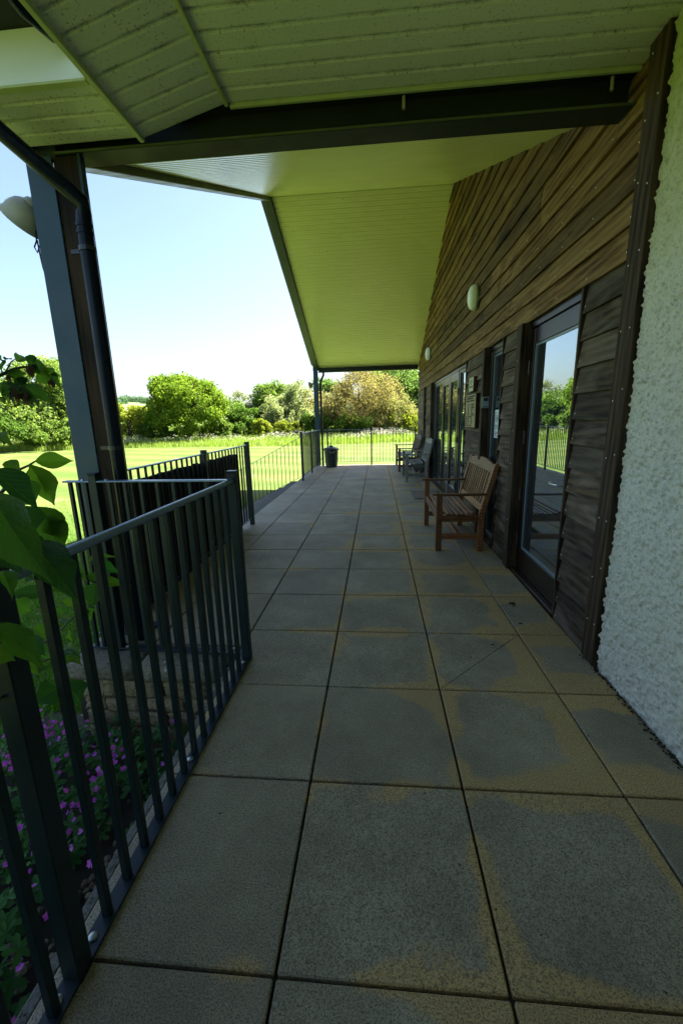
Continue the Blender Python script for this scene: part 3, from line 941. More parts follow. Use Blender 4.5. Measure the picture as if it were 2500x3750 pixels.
b = MB(); b.box(-1.232, -1.204, -0.5, 2.455, 2.862, 2.90); b.build('edge_trim', M['trimpvc'], wing, bevel=0.004)
b = MB(); b.box(-0.74, XW, 2.455, 2.475, 2.985, 3.02); b.build('edge_trim', M['trimpvc'], wing, bevel=0.003)
b = MB(); b.box(-1.885, -1.238, 2.062, 2.47, 2.902, 3.07); eave = b.build('boxed_eave', M['dark'], pav)
pme = plank_mesh(0.64, 0.1, 'soffit_dirty', True)
for k in range(4): link('soffit_slat', pme, eave, (-1.56, 2.405 - 0.1 * k, 2.885))
b = MB(); b.box(-1.885, -1.238, 2.040, 2.061, 2.872, 3.07); b.build('fascia_board', M['whiteface'], eave, bevel=0.003, label='white painted end fascia at the top left')
b = MB(); b.box(-1.885, -1.238, 2.036, 2.068, 2.862, 2.8715); b.build('edge_trim', M['trimpvc'], eave)
b = MB(); b.box(-1.905, -1.886, 2.036, 2.50, 2.862, 3.09); b.build('edge_trim', M['trimpvc'], eave)
b = MB(); b.box(-2.0, -1.2, 1.55, 2.2, 3.072, 3.2); b.build('gutter_board', M['dark'], eave)
b = MB(); b.tube([(-1.38, 1.2, 3.03), (-1.36, 1.75, 3.03), (-1.35, 1.88, 3.005), (-1.31, 1.98, 2.995), (-1.25, 2.03, 3.01)], 0.034, 12); b.build('overflow_pipe', M['pipe'], eave, smooth=True)
# far eave, same build beyond the last beam
b = MB(); b.box(-1.885, 9.2, 13.055, 14.25, 3.0, 3.2); b.build('far_eave', M['rooftile'], pav)
# beams
def ibeam(y, z0, z1, x0, x1, lab):
    b = MB()
    b.box(x0, x1, y - 0.065, y + 0.065, z0, z0 + 0.012); b.box(x0, x1, y - 0.006, y + 0.006, z0 + 0.012, z1 - 0.012); b.box(x0, x1, y - 0.065, y + 0.065, z1 - 0.012, z1)
    o = b.build('steel_beam', M['beam'], pav, label=lab)
    MB().box(x0, x1, y - 0.069, y - 0.0655, z0 + 0.002, z0 + 0.013).build('flange_lip_highlight', M['liplight'], o)  # strip along the flange edge, coloured paler to draw its highlight
    return o
b = MB(); b.box(-1.86, 9.2, 2.30, 3.3, 3.345, 3.40); b.build('sun_gap_cover', M['dark'], pav)  # unseen cover added to stop sun leaking between the two roofs
b = MB(); b.box(-1.88, 9.2, 12.6, 13.6, 3.26, 3.32); b.build('sun_gap_cover', M['dark'], pav)  # unseen cover added against a sun slit at the far eave
bm_near = ibeam(2.535, 2.852, 3.005, -1.73, 1.235, 'dark steel beam across the near end of the veranda')
ibeam(12.965, 2.80, 3.0, -1.74, 1.235, 'dark steel beam across the far end of the veranda')
for x in (0.145, 1.14):
    MB().tube([(x, 2.500, 2.995), (x, 2.496, 2.965), (x, 2.496, 2.935)], 0.008, 8).build('bolt', M['hornmetal'], bm_near, smooth=True)
# posts
pn = MB().box(-1.905, -1.755, 2.47, 2.483, 0.0, 2.85).box(-1.835, -1.825, 2.483, 2.60, 0.0, 2.85)
pn = pn.build('steel_post', M['steel'], pav, label='blue grey steel post at the near end of the veranda', bevel=0.002)
MB().box(-1.752, -1.606, 2.480, 2.525, 0.0, 2.85).build('timber_infill', M['postwood'], pn, bevel=0.004)
MB().box(-1.604, -1.590, 2.47, 2.51, 0.0, 2.85).build('flange', M['steel'], pn)
MB().box(-1.93, -1.57, 2.45, 2.63, 0.0, 0.012).build('base_plate', M['steel'], pn)
pf = MB().box(-1.895, -1.765, 12.90, 12.91, 0.0, 3.02).box(-1.895, -1.765, 13.02, 13.03, 0.0, 3.02).box(-1.835, -1.825, 12.91, 13.02, 0.0, 3.02)
pf = pf.build('steel_post', M['steel'], pav, label='blue grey steel post at the far end beside the dustbin')
MB().box(-1.90, -1.76, 12.888, 12.899, 2.84, 3.0).build('end_plate', M['steel'], pf)
for x in (-1.865, -1.795):
    MB().tube([(x, 12.880, 2.93), (x, 12.889, 2.93)], 0.018, 8).build('bolt', M['galv'], pf)

# ================================================================== RAILINGS
GR = 'painted steel railings round the veranda'
def railing(name, label, p0, p1, bars, posts, ztop=1.10, zbot=0.035, rail='flat', slope=(0, 0), flange=True, bw=0.016, bolts=True):
    """p0, p1: plan ends; bars/posts: distances along; slope: dz of rails at p0 and p1"""
    p0 = Vector((p0[0], p0[1], 0)); p1 = Vector((p1[0], p1[1], 0)); D = (p1 - p0); Ln = D.length; D.normalize()
    t = empty(name, (p0.x, p0.y, 0), label, 'railing', GR)
    zz = lambda s: slope[0] + (slope[1] - slope[0]) * s / Ln
    a = p0 + Vector((0, 0, ztop + slope[0])); c = p1 + Vector((0, 0, ztop + slope[1]))
    if rail == 'round':
        MB().tube([a, a.lerp(c, 0.5), c], 0.0145, 14).build('handrail', M['railtop'], t, smooth=True)
    else:
        MB().bar(a, c, 0.045, 0.010).build('handrail', M['railtop'], t, bevel=0.003)
    a2 = p0 + Vector((0, 0, zbot + slope[0])); c2 = p1 + Vector((0, 0, zbot + slope[1]))
    MB().bar(a2, c2, 0.050 if flange else 0.030, 0.010).build('bottom_rail', M['steelbar'], t, bevel=0.002)
    protos = None
    for s in bars:
        p = p0 + D * s
        h = (ztop - zbot) - 0.010
        if protos is None:
            protos = MB().box(-bw / 2, bw / 2, -bw / 2, bw / 2, -h / 2, h / 2).mesh('baluster', M['steelbar'], (0, 0, 0), bevel=0.0015)[0]
        link('baluster', protos, t, (p.x, p.y, (ztop + zbot) / 2 + zz(s)), (0, 0, math.atan2(D.y, D.x)))
    for (s, hz, w, base) in posts:
        p = p0 + D * s
        b = MB().box(-w / 2, w / 2, -w / 2, w / 2, base, hz)
        po = b.build('post', M['steelbar'], t, (0, 0, 0), bevel=0.003)
        po.location = (p.x - p0.x, p.y - p0.y, 0); WLOC[po.name] = Vector((p.x, p.y, 0))
        cb = MB().box(-w / 2 - 0.003, w / 2 + 0.003, -w / 2 - 0.003, w / 2 + 0.003, hz + 0.0005, hz + 0.010)
        co = cb.build('post_cap', M['steelbar'], po, (0, 0, 0), bevel=0.003); co.location = (0, 0, 0)
    if bolts:
        for (s, hz, w, base) in posts:
            for ds in (-0.075, 0.075):
                if 0 < s + ds < Ln and hz < 1.3:
                    p = p0 + D * (s + ds)
                    MB().lathe([(0.011, 0), (0.010, 0.005), (0.004, 0.009)], (p.x, p.y, ztop + zz(s + ds) + 0.0055), 10).build('bolt', M['galv'], t, smooth=True)
    return t
def fr(a, b_, st):
    r = []; x = a
    while x < b_ + 1e-6:
        r.append(x); x += st
    return r
# ramp railing (nearest), from below the camera to the end post
rx = -0.795
ry0 = -0.75
bars = [y - ry0 for y in fr(0.86, 2.14, 0.0995)] + [y - ry0 for y in fr(-0.62, 0.66, 0.106)]
t = railing('ramp_railing', 'near railing with round handrail along the ramp kerb, shrub leaves over it', (rx, ry0), (rx, 2.20), bars, [(0.735 - ry0, 1.145, 0.050, 0.0), (2.205 - ry0, 1.145, 0.050, 0.0)], rail='round', ztop=1.10, zbot=0.012, bw=0.022)
for y in (0.80, 0.67, 2.14, 1.42):
    MB().lathe([(0.013, 0), (0.012, 0.006), (0.005, 0.011)], (rx - 0.004, y, 0.0175), 10).build('bolt', M['galv'], t, smooth=True)
# front railing on the stone wall
bars = [x + 1.85 for x in (-1.815, -1.765, -1.715, -1.565, -1.465, -1.365, -1.265, -1.165, -1.065, -0.965, -0.865)]
t = railing('front_railing', 'short railing on the stone coping facing the camera, in front of the steel post', (-1.85, 2.285), (-0.80, 2.245), bars, [(1.85 - 1.655, 1.135, 0.050, 0.0)], ztop=1.095, zbot=0.018, bw=0.020)
for x in (-1.72, -1.60, -0.9):
    MB().lathe([(0.012, 0), (0.011, 0.006), (0.005, 0.010)], (x, 2.27, 0.0235), 10).build('bolt', M['galv'], t, smooth=True)
# long railing with the dark boards behind it
bars = fr(0.10, 2.80, 0.1)
railing('side_railing', 'long side railing backed by dark timber boards, ending at the gate post', (-1.75, 2.69), (-1.75, 5.51), bars, [(1.39, 1.135, 0.050, 0.0), (2.82, 1.14, 0.055, 0.0)], ztop=1.105, zbot=0.10, flange=False, bw=0.016)
scr = empty('timber_screen', (-1.80, 3.9, 0.04), 'dark upright timber boards fixed behind the long side railing', 'screen')
y = 2.78
while y < 5.16:
    w = 0.098
    MB().box(-1.822, -1.800, y, y + w - 0.005, 0.004, 1.015 + random.uniform(-0.008, 0.008)).build('board', M['screen'], scr, bevel=0.002)
    y += w
b = MB().box(-1.860, -1.8225, 2.78, 5.15, 0.30, 0.37).box(-1.860, -1.8225, 2.78, 5.15, 0.80, 0.87); b.build('cross_rail', M['screen'], scr)
# sloping stair rail
Ls = 1.62
bars = fr(0.10, 1.58, 0.0975)
railing('stair_railing', 'sloping railing going down beside the lawn steps', (-1.79, 9.72), (-1.79 - Ls, 9.72), bars, [(1.60, 0.36, 0.045, ZG)], ztop=1.03, zbot=0.10, slope=(0, -0.5 * Ls), flange=False, bw=0.013, bolts=False)
# far side railing
bars = [y - 9.72 for y in fr(9.83, 12.75, 0.102)]
railing('far_side_railing', 'far side railing from the stair head to the far post', (-1.77, 9.72), (-1.77, 12.86), bars, [(0.02, 1.14, 0.050, 0.0), (1.46, 1.14, 0.040, 0.0)], ztop=1.11, zbot=0.10, flange=False, bw=0.013)
# end railing
bars = [x + 1.68 for x in fr(-1.63, 1.13, 0.1015) if min(abs(x + 1.55), abs(x + 0.165)) > 0.05]
railing('end_railing', 'straight railing closing the far end of the veranda', (-1.68, 13.0), (1.20, 13.0), bars, [(1.68 - 1.53, 1.13, 0.045, 0.0), (1.68 - 0.165, 1.13, 0.045, 0.0), (2.86, 1.13, 0.045, 0.0)], ztop=1.095, zbot=0.10, flange=False, bw=0.012)

# ================================================================== DRAINPIPES
def drain(pts, r, label, clips, loc):
    t = empty('drainpipe', loc, label, 'drainpipe', 'black drainpipes on the veranda posts')
    MB().tube(pts, r, 16).build('pipe', M['pipe'], t, smooth=True)
    for z, p, dx in clips:
        b = MB().tube([(p[0], p[1], z - 0.012), (p[0], p[1], z + 0.012)], r + 0.005, 16)
        b.box(p[0] - dx, p[0] - r + 0.002, p[1] - 0.006 + 0.02, p[1] + 0.006 + 0.02, z - 0.011, z + 0.011)
        b.build('pipe_clip', M['black'], t)
    return t
px, py = -1.575, 2.405
pts = [(-2.10, 1.90, 3.10), (-1.98, 2.02, 2.99)]
for k in range(1, 5):
    u = k / 4
    pts.append((-1.98 + (px + 0.035 + 1.98) * u * 0.96, 2.02 + (py - 2.02) * u * 0.97, 2.99 + (2.58 - 2.99) * u))
pts += [(px + 0.006, py, 2.535), (px, py, 2.48), (px, py, 2.3), (px, py, 1.5), (px, py, 0.01)]
t = drain(pts, 0.0395, 'thick black drainpipe bent over the near steel post', [(2.36, (px, py), 0.11), (1.28, (px, py), 0.11)], (px, py, 0))
for z in (2.475, 2.44): MB().tube([(px, py, z - 0.008), (px, py, z + 0.008)], 0.0435, 16).build('pipe_collar', M['pipe'], t, smooth=True)
drain([(-1.60, 13.02, 2.80), (-1.60, 13.0, 2.72), (-1.685, 12.94, 2.55), (-1.69, 12.93, 2.45), (-1.69, 12.93, 0.0)], 0.034, 'slim black drainpipe beside the far post, behind the dustbin', [(2.2, (-1.69, 12.93), 0.08), (1.2, (-1.69, 12.93), 0.08), (0.2, (-1.69, 12.93), 0.08)], (-1.69, 12.93, 0))

# ================================================================== HORN LOUDSPEAKERS
def horn(c, d, sc, label, cable=True):
    c = Vector(c); d = Vector(d).normalized()
    t = empty('horn_speaker', tuple(c), label, 'loudspeaker', 'horn loudspeakers on the veranda posts')
    prof = [(0.060, 0.0), (0.092, 0.008), (0.118, 0.028), (0.137, 0.060), (0.149, 0.098), (0.158, 0.132), (0.168, 0.150), (0.172, 0.158), (0.166, 0.162), (0.150, 0.140), (0.135, 0.09), (0.10, 0.03)]
    b = MB().lathe([(r * sc, h * sc) for r, h in prof], (0, 0, 0), 28)
    q = d.to_track_quat('Z', 'Y')
    o = b.build('bell', M['hornmetal'], t, (0, 0, 0), smooth=True); o.rotation_euler = q.to_euler(); o.location = (0, 0, 0)
    b = MB().lathe([(0.045 * sc, -0.035 * sc), (0.060 * sc, -0.028 * sc), (0.072 * sc, -0.005 * sc), (0.060 * sc, 0.002)], (0, 0, 0), 20)
    o = b.build('driver', M['hornmetal'], t, (0, 0, 0), smooth=True); o.rotation_euler = q.to_euler(); o.location = (0, 0, 0)
    return t
t = horn((-1.955, 2.545, 2.655), (-0.72, 0.10, -0.66), 0.74, 'large weathered horn loudspeaker on the near post with cable below')
b = MB().bar((-2.06, 2.49, 2.655), (-1.906, 2.54, 2.675), 0.012, 0.045); b.bar((-1.96, 2.55, 2.69), (-1.906, 2.56, 2.69), 0.03, 0.01)
b.build('bracket', M['opal'], t, bevel=0.002)
MB().tube([(-2.062, 2.478, 2.655), (-2.062, 2.50, 2.655)], 0.013, 8).build('bolt', M['galv'], t)
cb = [(-1.955, 2.53, 2.60), (-1.945, 2.52, 2.52), (-1.948, 2.51, 2.46), (-1.962, 2.505, 2.43), (-1.950, 2.505, 2.40), (-1.936, 2.51, 2.43), (-1.946, 2.515, 2.47), (-1.940, 2.51, 2.40), (-1.930, 2.505, 2.32), (-1.912, 2.50, 2.24), (-1.908, 2.50, 2.20)]
MB().tube(cb, 0.0042, 6).build('cable', M['cable'], t, smooth=True)
t = horn((-1.945, 12.93, 2.46), (-0.9, -0.25, -0.2), 0.62, 'small horn loudspeaker on the far post')
MB().bar((-1.97, 12.93, 2.46), (-1.896, 12.93, 2.48), 0.012, 0.05).build('bracket', M['hornmetal'], t)

# ================================================================== WALL LAMPS
def lamp(y, z, label):
    t = empty('wall_lamp', (XW - 0.02, y, z), label, 'wall lamp', 'oval bulkhead lamps on the boarded wall')
    def ell(prof, mat, nm):
        b = MB().lathe(prof, (0, 0, 0), 32, axis='x')
        b.v = [(x, yy * 0.62, zz * 1.0) for x, yy, zz in b.v]
        b.v = [(x, yy, zz) for x, yy, zz in b.v]
        o = b.build(nm, M[mat], t, (0, 0, 0), smooth=True); o.location = (0, 0, 0)
    ell([(0.135, 0.012), (0.148, 0.0), (0.148, -0.020), (0.142, -0.024)], 'lampbase', 'base')
    ell([(0.1475, -0.0205), (0.146, -0.040), (0.141, -0.056), (0.131, -0.072), (0.115, -0.085), (0.094, -0.095), (0.066, -0.103), (0.034, -0.107), (0.004, -0.108)], 'opal', 'diffuser')
lamp(5.64, 2.835, 'nearer white oval bulkhead lamp above the honours board')
lamp(10.2, 2.835, 'farther white oval bulkhead lamp above the weathered grey bench')

# ================================================================== PLAQUES, KEY SAFE, NOTICE
def sign(name, label, cat, y0, y1, z0, z1, depth, face, rows):
    xb = XW - 0.014
    t = empty(name, (xb, (y0 + y1) / 2, z0), label, cat)
    MB().box(xb - depth, xb + 0.006, y0, y1, z0, z1).build('backboard', M['trimwood'], t, bevel=0.003)
    MB().box(xb - depth - 0.003, xb - depth - 0.0005, y0 + 0.006, y1 - 0.006, z0 + 0.006, z1 - 0.006).build('face', M[face], t)
    b = MB()
    for (z, h, words) in rows:
        for (a, c) in words:   # fractions measured from the left of the sign as read
            ya = y1 - 0.01 - (y1 - y0 - 0.02) * a; yb_ = y1 - 0.01 - (y1 - y0 - 0.02) * c
            zc = z0 + (z1 - z0) * z
            # individual letter strokes
            n = max(1, int((ya - yb_) / (h * 0.85)))
            for i in range(n):
                yy = ya - (ya - yb_) * (i + 0.08) / n; ww = (ya - yb_) / n * 0.70
                b.box(xb - depth - 0.0042, xb - depth - 0.0032, yy - ww, yy - ww * 0.62, zc - h / 2, zc + h / 2)
                if random.random() < 0.7: b.box(xb - depth - 0.0042, xb - depth - 0.0032, yy - ww * 0.38, yy, zc - h / 2, zc + h / 2)
                if random.random() < 0.75: b.box(xb - depth - 0.0042, xb - depth - 0.0032, yy - ww * 0.62, yy - ww * 0.38, zc + (h * 0.25 if random.random() < .5 else -h * .08), zc + (h * 0.5 if random.random() < .5 else h * .16) + h * .1)
    b.build('lettering', M['ink'], t, fix=False)
    return t
rows = [(0.93, 0.020, [(0.12, 0.30), (0.34, 0.95)]), (0.87, 0.020, [(0.12, 0.78)]), (0.80, 0.020, [(0.06, 0.45), (0.50, 0.92)])]
zz = 0.70
for wl in ([(0.2, .24), (.3, .42), (.58, .9)], [(0.25, .38), (.58, .86)], [(0.25, .40), (.56, .92)], [(0.22, .36), (.57, .78)], [(0.28, .38), (.57, .66)], [(0.1, .14), (.22, .38), (.58, .80)], [(0.1, .14), (.2, .26), (.3, .42), (.58, .95)], [(0.05, .2), (.3, .7)], [(0.05, .2), (.28, .42), (.58, .70)], [(0.05, .2), (.28, .36), (.58, .70)], [(0.05, .2), (.28, .42), (.58, .76)], [(0.05, .2), (.28, .36), (.58, .70)], [(0.03, .3), (.34, .66)]):
    rows.append((zz, 0.014, wl)); zz -= 0.053
sign('honours_board', 'tan wooden honours board with rows of dark lettering beside the door post', 'sign', 5.27, 5.85, 1.27, 1.685, 0.040, 'signwood', rows)
sign('plaque', 'small pale plaque fixed above the honours board', 'plaque', 5.45, 5.70, 1.715, 1.895, 0.038, 'signlight', [(0.80, 0.008, [(0.3, .7)]), (0.70, 0.008, [(0.15, .85)]), (0.60, 0.008, [(0.2, .8)]), (0.50, 0.008, [(0.4, .62)]), (0.38, 0.008, [(0.1, .9)]), (0.30, 0.008, [(0.1, .9)])])
def key_safe():
    t = empty('key_safe', (1.23, 4.965, 1.49), 'grey and black key safe screwed to the near face of the jamb post', 'key safe')
    MB().box(1.184, 1.273, 4.944, 4.9845, 1.492, 1.634).build('case', M['black'], t, bevel=0.006)
    MB().box(1.192, 1.266, 4.936, 4.9435, 1.499, 1.624).build('shutter', M['keygrey'], t, bevel=0.003)
    MB().box(1.203, 1.255, 4.9335, 4.9357, 1.576, 1.611).build('window', M['black'], t, bevel=0.001)
    b = MB().lathe([(0.0072, -0.0015), (0.0072, 0.0)], (1.207, 4.9358, 1.516), 12, axis='y'); b.lathe([(0.0035, -0.0022), (0.0035, -0.0016)], (1.207, 4.9358, 1.516), 10, axis='y')
    b.box(1.222, 1.248, 4.9342, 4.9358, 1.5135, 1.5185)
    b.build('emblem', M['black'], t)
key_safe()
t = empty('notice_paper', (1.2995, 4.70, 1.17), 'white printed notice taped to the tall side window', 'notice')
MB().box(1.2985, 1.3005, 4.615, 4.79, 1.175, 1.475).build('sheet', M['paper'], t)
b = MB(); z = 1.44
for w in (.5, 0, .7, .9, .8, .95, .6, .0, .2, .75, .6, .8, .4, .0, .9, .8, .5, .85):
    if w: b.box(1.2976, 1.2983, 4.78 - 0.155 * w, 4.78, z - 0.0032, z + 0.0032)
    z -= 0.0145
b.build('lettering', M['ink'], t)

# ================================================================== BENCHES
def bench(label, x0, y0, y1, matf, matslat, nback, x1=1.09, zseat=0.41, zarm=0.62, zback=0.93, armw=0.06):
    """faces -x; front legs at x0, back at x1, side frames at y0 and y1"""
    t = empty('bench', ((x0 + x1) / 2, (y0 + y1) / 2, 0), label, 'bench', 'wooden benches against the pavilion wall')
    mf, ms = M[matf], M[matslat]
    lean = 0.13
    for y in (y0, y1):
        MB().box(x0 - 0.03, x0 + 0.03, y - 0.025, y + 0.025, 0.0, zarm - 0.014).build('front_leg', mf, t, bevel=0.004)
        b = MB().prism([(x1 - 0.03, 0), (x1 + 0.03, 0), (x1 + 0.034, zseat), (x1 + 0.03 + lean, zback), (x1 + 0.005 + lean, zback + 0.012), (x1 - 0.022 + lean, zback - 0.01), (x1 - 0.026, zseat)], 'y', y - 0.025, y + 0.025)
        b.build('rear_leg', mf, t, bevel=0.004)
        MB().box(x0 + 0.031, x1 - 0.031, y - 0.018, y + 0.018, 0.13, 0.19).build('stretcher', mf, t, bevel=0.003)
        MB().box(x0 + 0.031, x1 - 0.029, y - 0.020, y + 0.020, zseat - 0.085, zseat - 0.022).build('seat_rail', mf, t, bevel=0.003)
        # shaped arm
        pr = []
        N = 10; xa, xb = x0 - 0.085, x1 + 0.065
        for i in range(N + 1):
            u = i / N; x = xa + (xb - xa) * u
            pr.append((x, zarm + 0.014 - 0.010 * math.sin(u * math.pi) + (-0.010 if i == 0 else 0)))
        for i in range(N, -1, -1):
            u = i / N; x = xa + (xb - xa) * u
            pr.append((x, zarm - 0.013 - 0.006 * math.sin(u * math.pi) + (0.008 if i == 0 else 0)))
        MB().prism(pr, 'y', y - armw / 2, y + armw / 2).build('arm', mf, t, bevel=0.005)
    MB().box(x0 - 0.014, x0 + 0.014, y0 + 0.026, y1 - 0.026, zseat - 0.085, zseat - 0.004).build('front_rail', mf, t, bevel=0.004)
    MB().box((x0 + x1) / 2 - 0.018, (x0 + x1) / 2 + 0.018, y0 + 0.019, y1 - 0.019, 0.135, 0.185).build('stretcher', mf, t, bevel=0.003)
    # dished seat slats
    n = 7; pitch = (x1 - 0.055 - (x0 + 0.02)) / n
    for i in range(n):
        xc = x0 + 0.02 + pitch * (i + 0.5)
        u = (i + 0.5) / n
        zc = zseat + 0.004 - 0.020 * math.sin(u * math.pi) + 0.006 * u
        tilt = math.cos(u * math.pi) * 0.12
        b = MB().box(-pitch / 2 + 0.006, pitch / 2 - 0.006, y0 - 0.012 if i else y0 + 0.027, y1 + 0.012 if i else y1 - 0.027, -0.010, 0.010)
        o = b.build('seat_slat', ms, t, (0, (y0 + y1) / 2, 0), bevel=0.004)
        o.location = (xc - (x0 + x1) / 2, 0, zc); o.rotation_euler = (0, tilt, 0)
    # back: curved top rail, lower rail, upright slats, all leaning
    def bx(z): return x1 + lean * (z - zseat) / (zback - zseat)
    zl, zt = zseat + 0.085, zback - 0.095
    def rail_arch(za, zb, arch, nm):
        b = MB(); N = 14
        for i in range(N + 1):
            u = i / N; y = y0 + 0.026 + (y1 - y0 - 0.052) * u
            ar = arch * math.sin(u * math.pi)
            for (z, dx) in ((za, -0.014), (zb + ar, -0.014), (zb + ar, 0.014), (za, 0.014)):
                b.v.append((bx(z) + dx, y, z))
        for i in range(N):
            k = i * 4
            for q in range(4):
                b.f.append((k + q, k + (q + 1) % 4, k + 4 + (q + 1) % 4, k + 4 + q))
        b.f.append((3, 2, 1, 0)); e = N * 4; b.f.append((e, e + 1, e + 2, e + 3))
        b.build(nm, mf, t, bevel=0.003)
    rail_arch(zt, zback - 0.015, 0.040, 'top_rail')
    rail_arch(zl - 0.065, zl, 0.0, 'lower_rail')
    Lb = y1 - y0 - 0.10
    for i in range(nback):
        y = y0 + 0.05 + Lb * (i + 0.5) / nback
        w = min(0.042, Lb / nback * 0.56)
        MB().bar((bx(zl) , y, zl - 0.002), (bx(zt), y, zt + 0.002), w, 0.015, up=(1, 0, 0)).build('back_slat', mf, t, bevel=0.002)
    for y, s in ((y0, -1), (y1, 1)):
        for z in (zseat - 0.05, zseat + 0.06):
            MB().tube([(x1 - 0.005, y + s * 0.024, z), (x1 - 0.005, y + s * 0.028, z)], 0.005, 8).build('screw', M['galv'], t)
    return t
bench('brown teak bench with slatted back, nearest the camera by the side window', 0.655, 4.34, 5.44, 'teak', 'teak', 11)
bench('weathered grey wooden bench in the middle, before the jamb post', 0.665, 9.27, 10.34, 'greywood', 'greywood', 11)
bench('dark red brown bench with grey seat slats at the far end', 0.60, 11.12, 12.72, 'redwood', 'greyslat', 17, x1=1.06)

# ================================================================== DOORMAT
t = empty('doormat', (0.92, 7.68, 0), 'brown doormat with black rubber border before the double doors', 'doormat')
MB().box(0.655, 1.19, 7.24, 8.12, 0.002, 0.010).build('border', M['rubber'], t, bevel=0.003)
MB().box(0.70, 1.145, 7.285, 8.075, 0.0105, 0.016).build('pile', M['coir'], t, bevel=0.002)

# ================================================================== DUSTBIN
def dustbin():
    c = (-1.375, 12.50, 0.0)
    t = empty('dustbin', c, 'black ribbed plastic dustbin with lid beside the far post', 'dustbin')
    ribs = lambda a, h: 1 + 0.020 * (1 if math.sin(a * 18) > 0.2 else -1) * (1 if 0.05 < h < 0.44 else 0)
    MB().lathe([(0.165, 0.002), (0.170, 0.012), (0.170, 0.048), (0.172, 0.052), (0.207, 0.438), (0.209, 0.445), (0.214, 0.50), (0.224, 0.505), (0.224, 0.525), (0.205, 0.527)], c, 108, mod=ribs).build('body', M['binplastic'], t, smooth=True)
    MB().lathe([(0.236, 0.505), (0.240, 0.515), (0.240, 0.545), (0.230, 0.553), (0.20, 0.575), (0.13, 0.600), (0.06, 0.610), (0.01, 0.612)], c, 40).build('lid', M['binplastic'], t, smooth=True)
    MB().lathe([(0.062, 0.606), (0.055, 0.640), (0.050, 0.655), (0.01, 0.657)], c, 20).build('lid_knob', M['binplastic'], t, smooth=True)
    for a in (-1.35, 1.8):
        d = Vector((math.cos(a), math.sin(a), 0)); s = Vector((-d.y, d.x, 0)); p = Vector(c) + d * 0.225
        pts = [p + s * 0.07 + Vector((0, 0, .50)), p + s * 0.072 + d * 0.03 + Vector((0, 0, .475)), p + s * 0.05 + d * 0.035 + Vector((0, 0, .455)), p - s * 0.05 + d * 0.035 + Vector((0, 0, .455)), p - s * 0.072 + d * 0.03 + Vector((0, 0, .475)), p - s * 0.07 + Vector((0, 0, .50))]
        MB().tube(pts, 0.011, 8).build('handle', M['keygrey'], t, smooth=True)
dustbin()

# ================================================================== VEGETATION
def ray(px, py):
    return _r * ((px - 1250) / 1508.34) + _u * (-(py - 1875) / 1508.34) + _f
def at(px, py, dist):
    d = ray(px, py); return CAMPOS + d.normalized() * dist

# ---- big leaved shrub beside the ramp railing
def leaf_mesh(droop, fold, wave, mat='bigleaf'):
    N = 9; b = MB()
    wprof = [0.02, 0.30, 0.46, 0.50, 0.47, 0.39, 0.28, 0.16, 0.055, 0.004]
    for i in range(N + 1):
        u = i / N
        w = wprof[i] * 0.5 * 2 / 1.0
        z0 = -droop * u * u
        for s in (-1, -0.5, 0, 0.5, 1):
            b.v.append((u, s * w, z0 + fold * abs(s) * w + wave * math.sin(u * 14 + s * 2) * abs(s) * w))
    for i in range(N):
        for k in range(4):
            a = i * 5 + k
            b.f.append((a, a + 1, a + 6, a + 5))
    return b.mesh('leaf', M[mat], (0, 0, 0), smooth=True, fix=False)[0]
leaf_protos = [leaf_mesh(d, f, w) for d, f, w in ((0.15, 0.35, 0.10), (0.30, 0.45, 0.14), (0.05, 0.25, 0.16), (0.42, 0.30, 0.08))]
old_protos = [leaf_mesh(0.25, 0.4, 0.16, 'oldleaf'), leaf_mesh(0.35, 0.5, 0.12, 'oldleaf')]
shrub = empty('flowering_shrub', (-1.25, 0.75, -0.55), 'large leaved green shrub with drooping dark bracts leaning over the near railing', 'shrub')
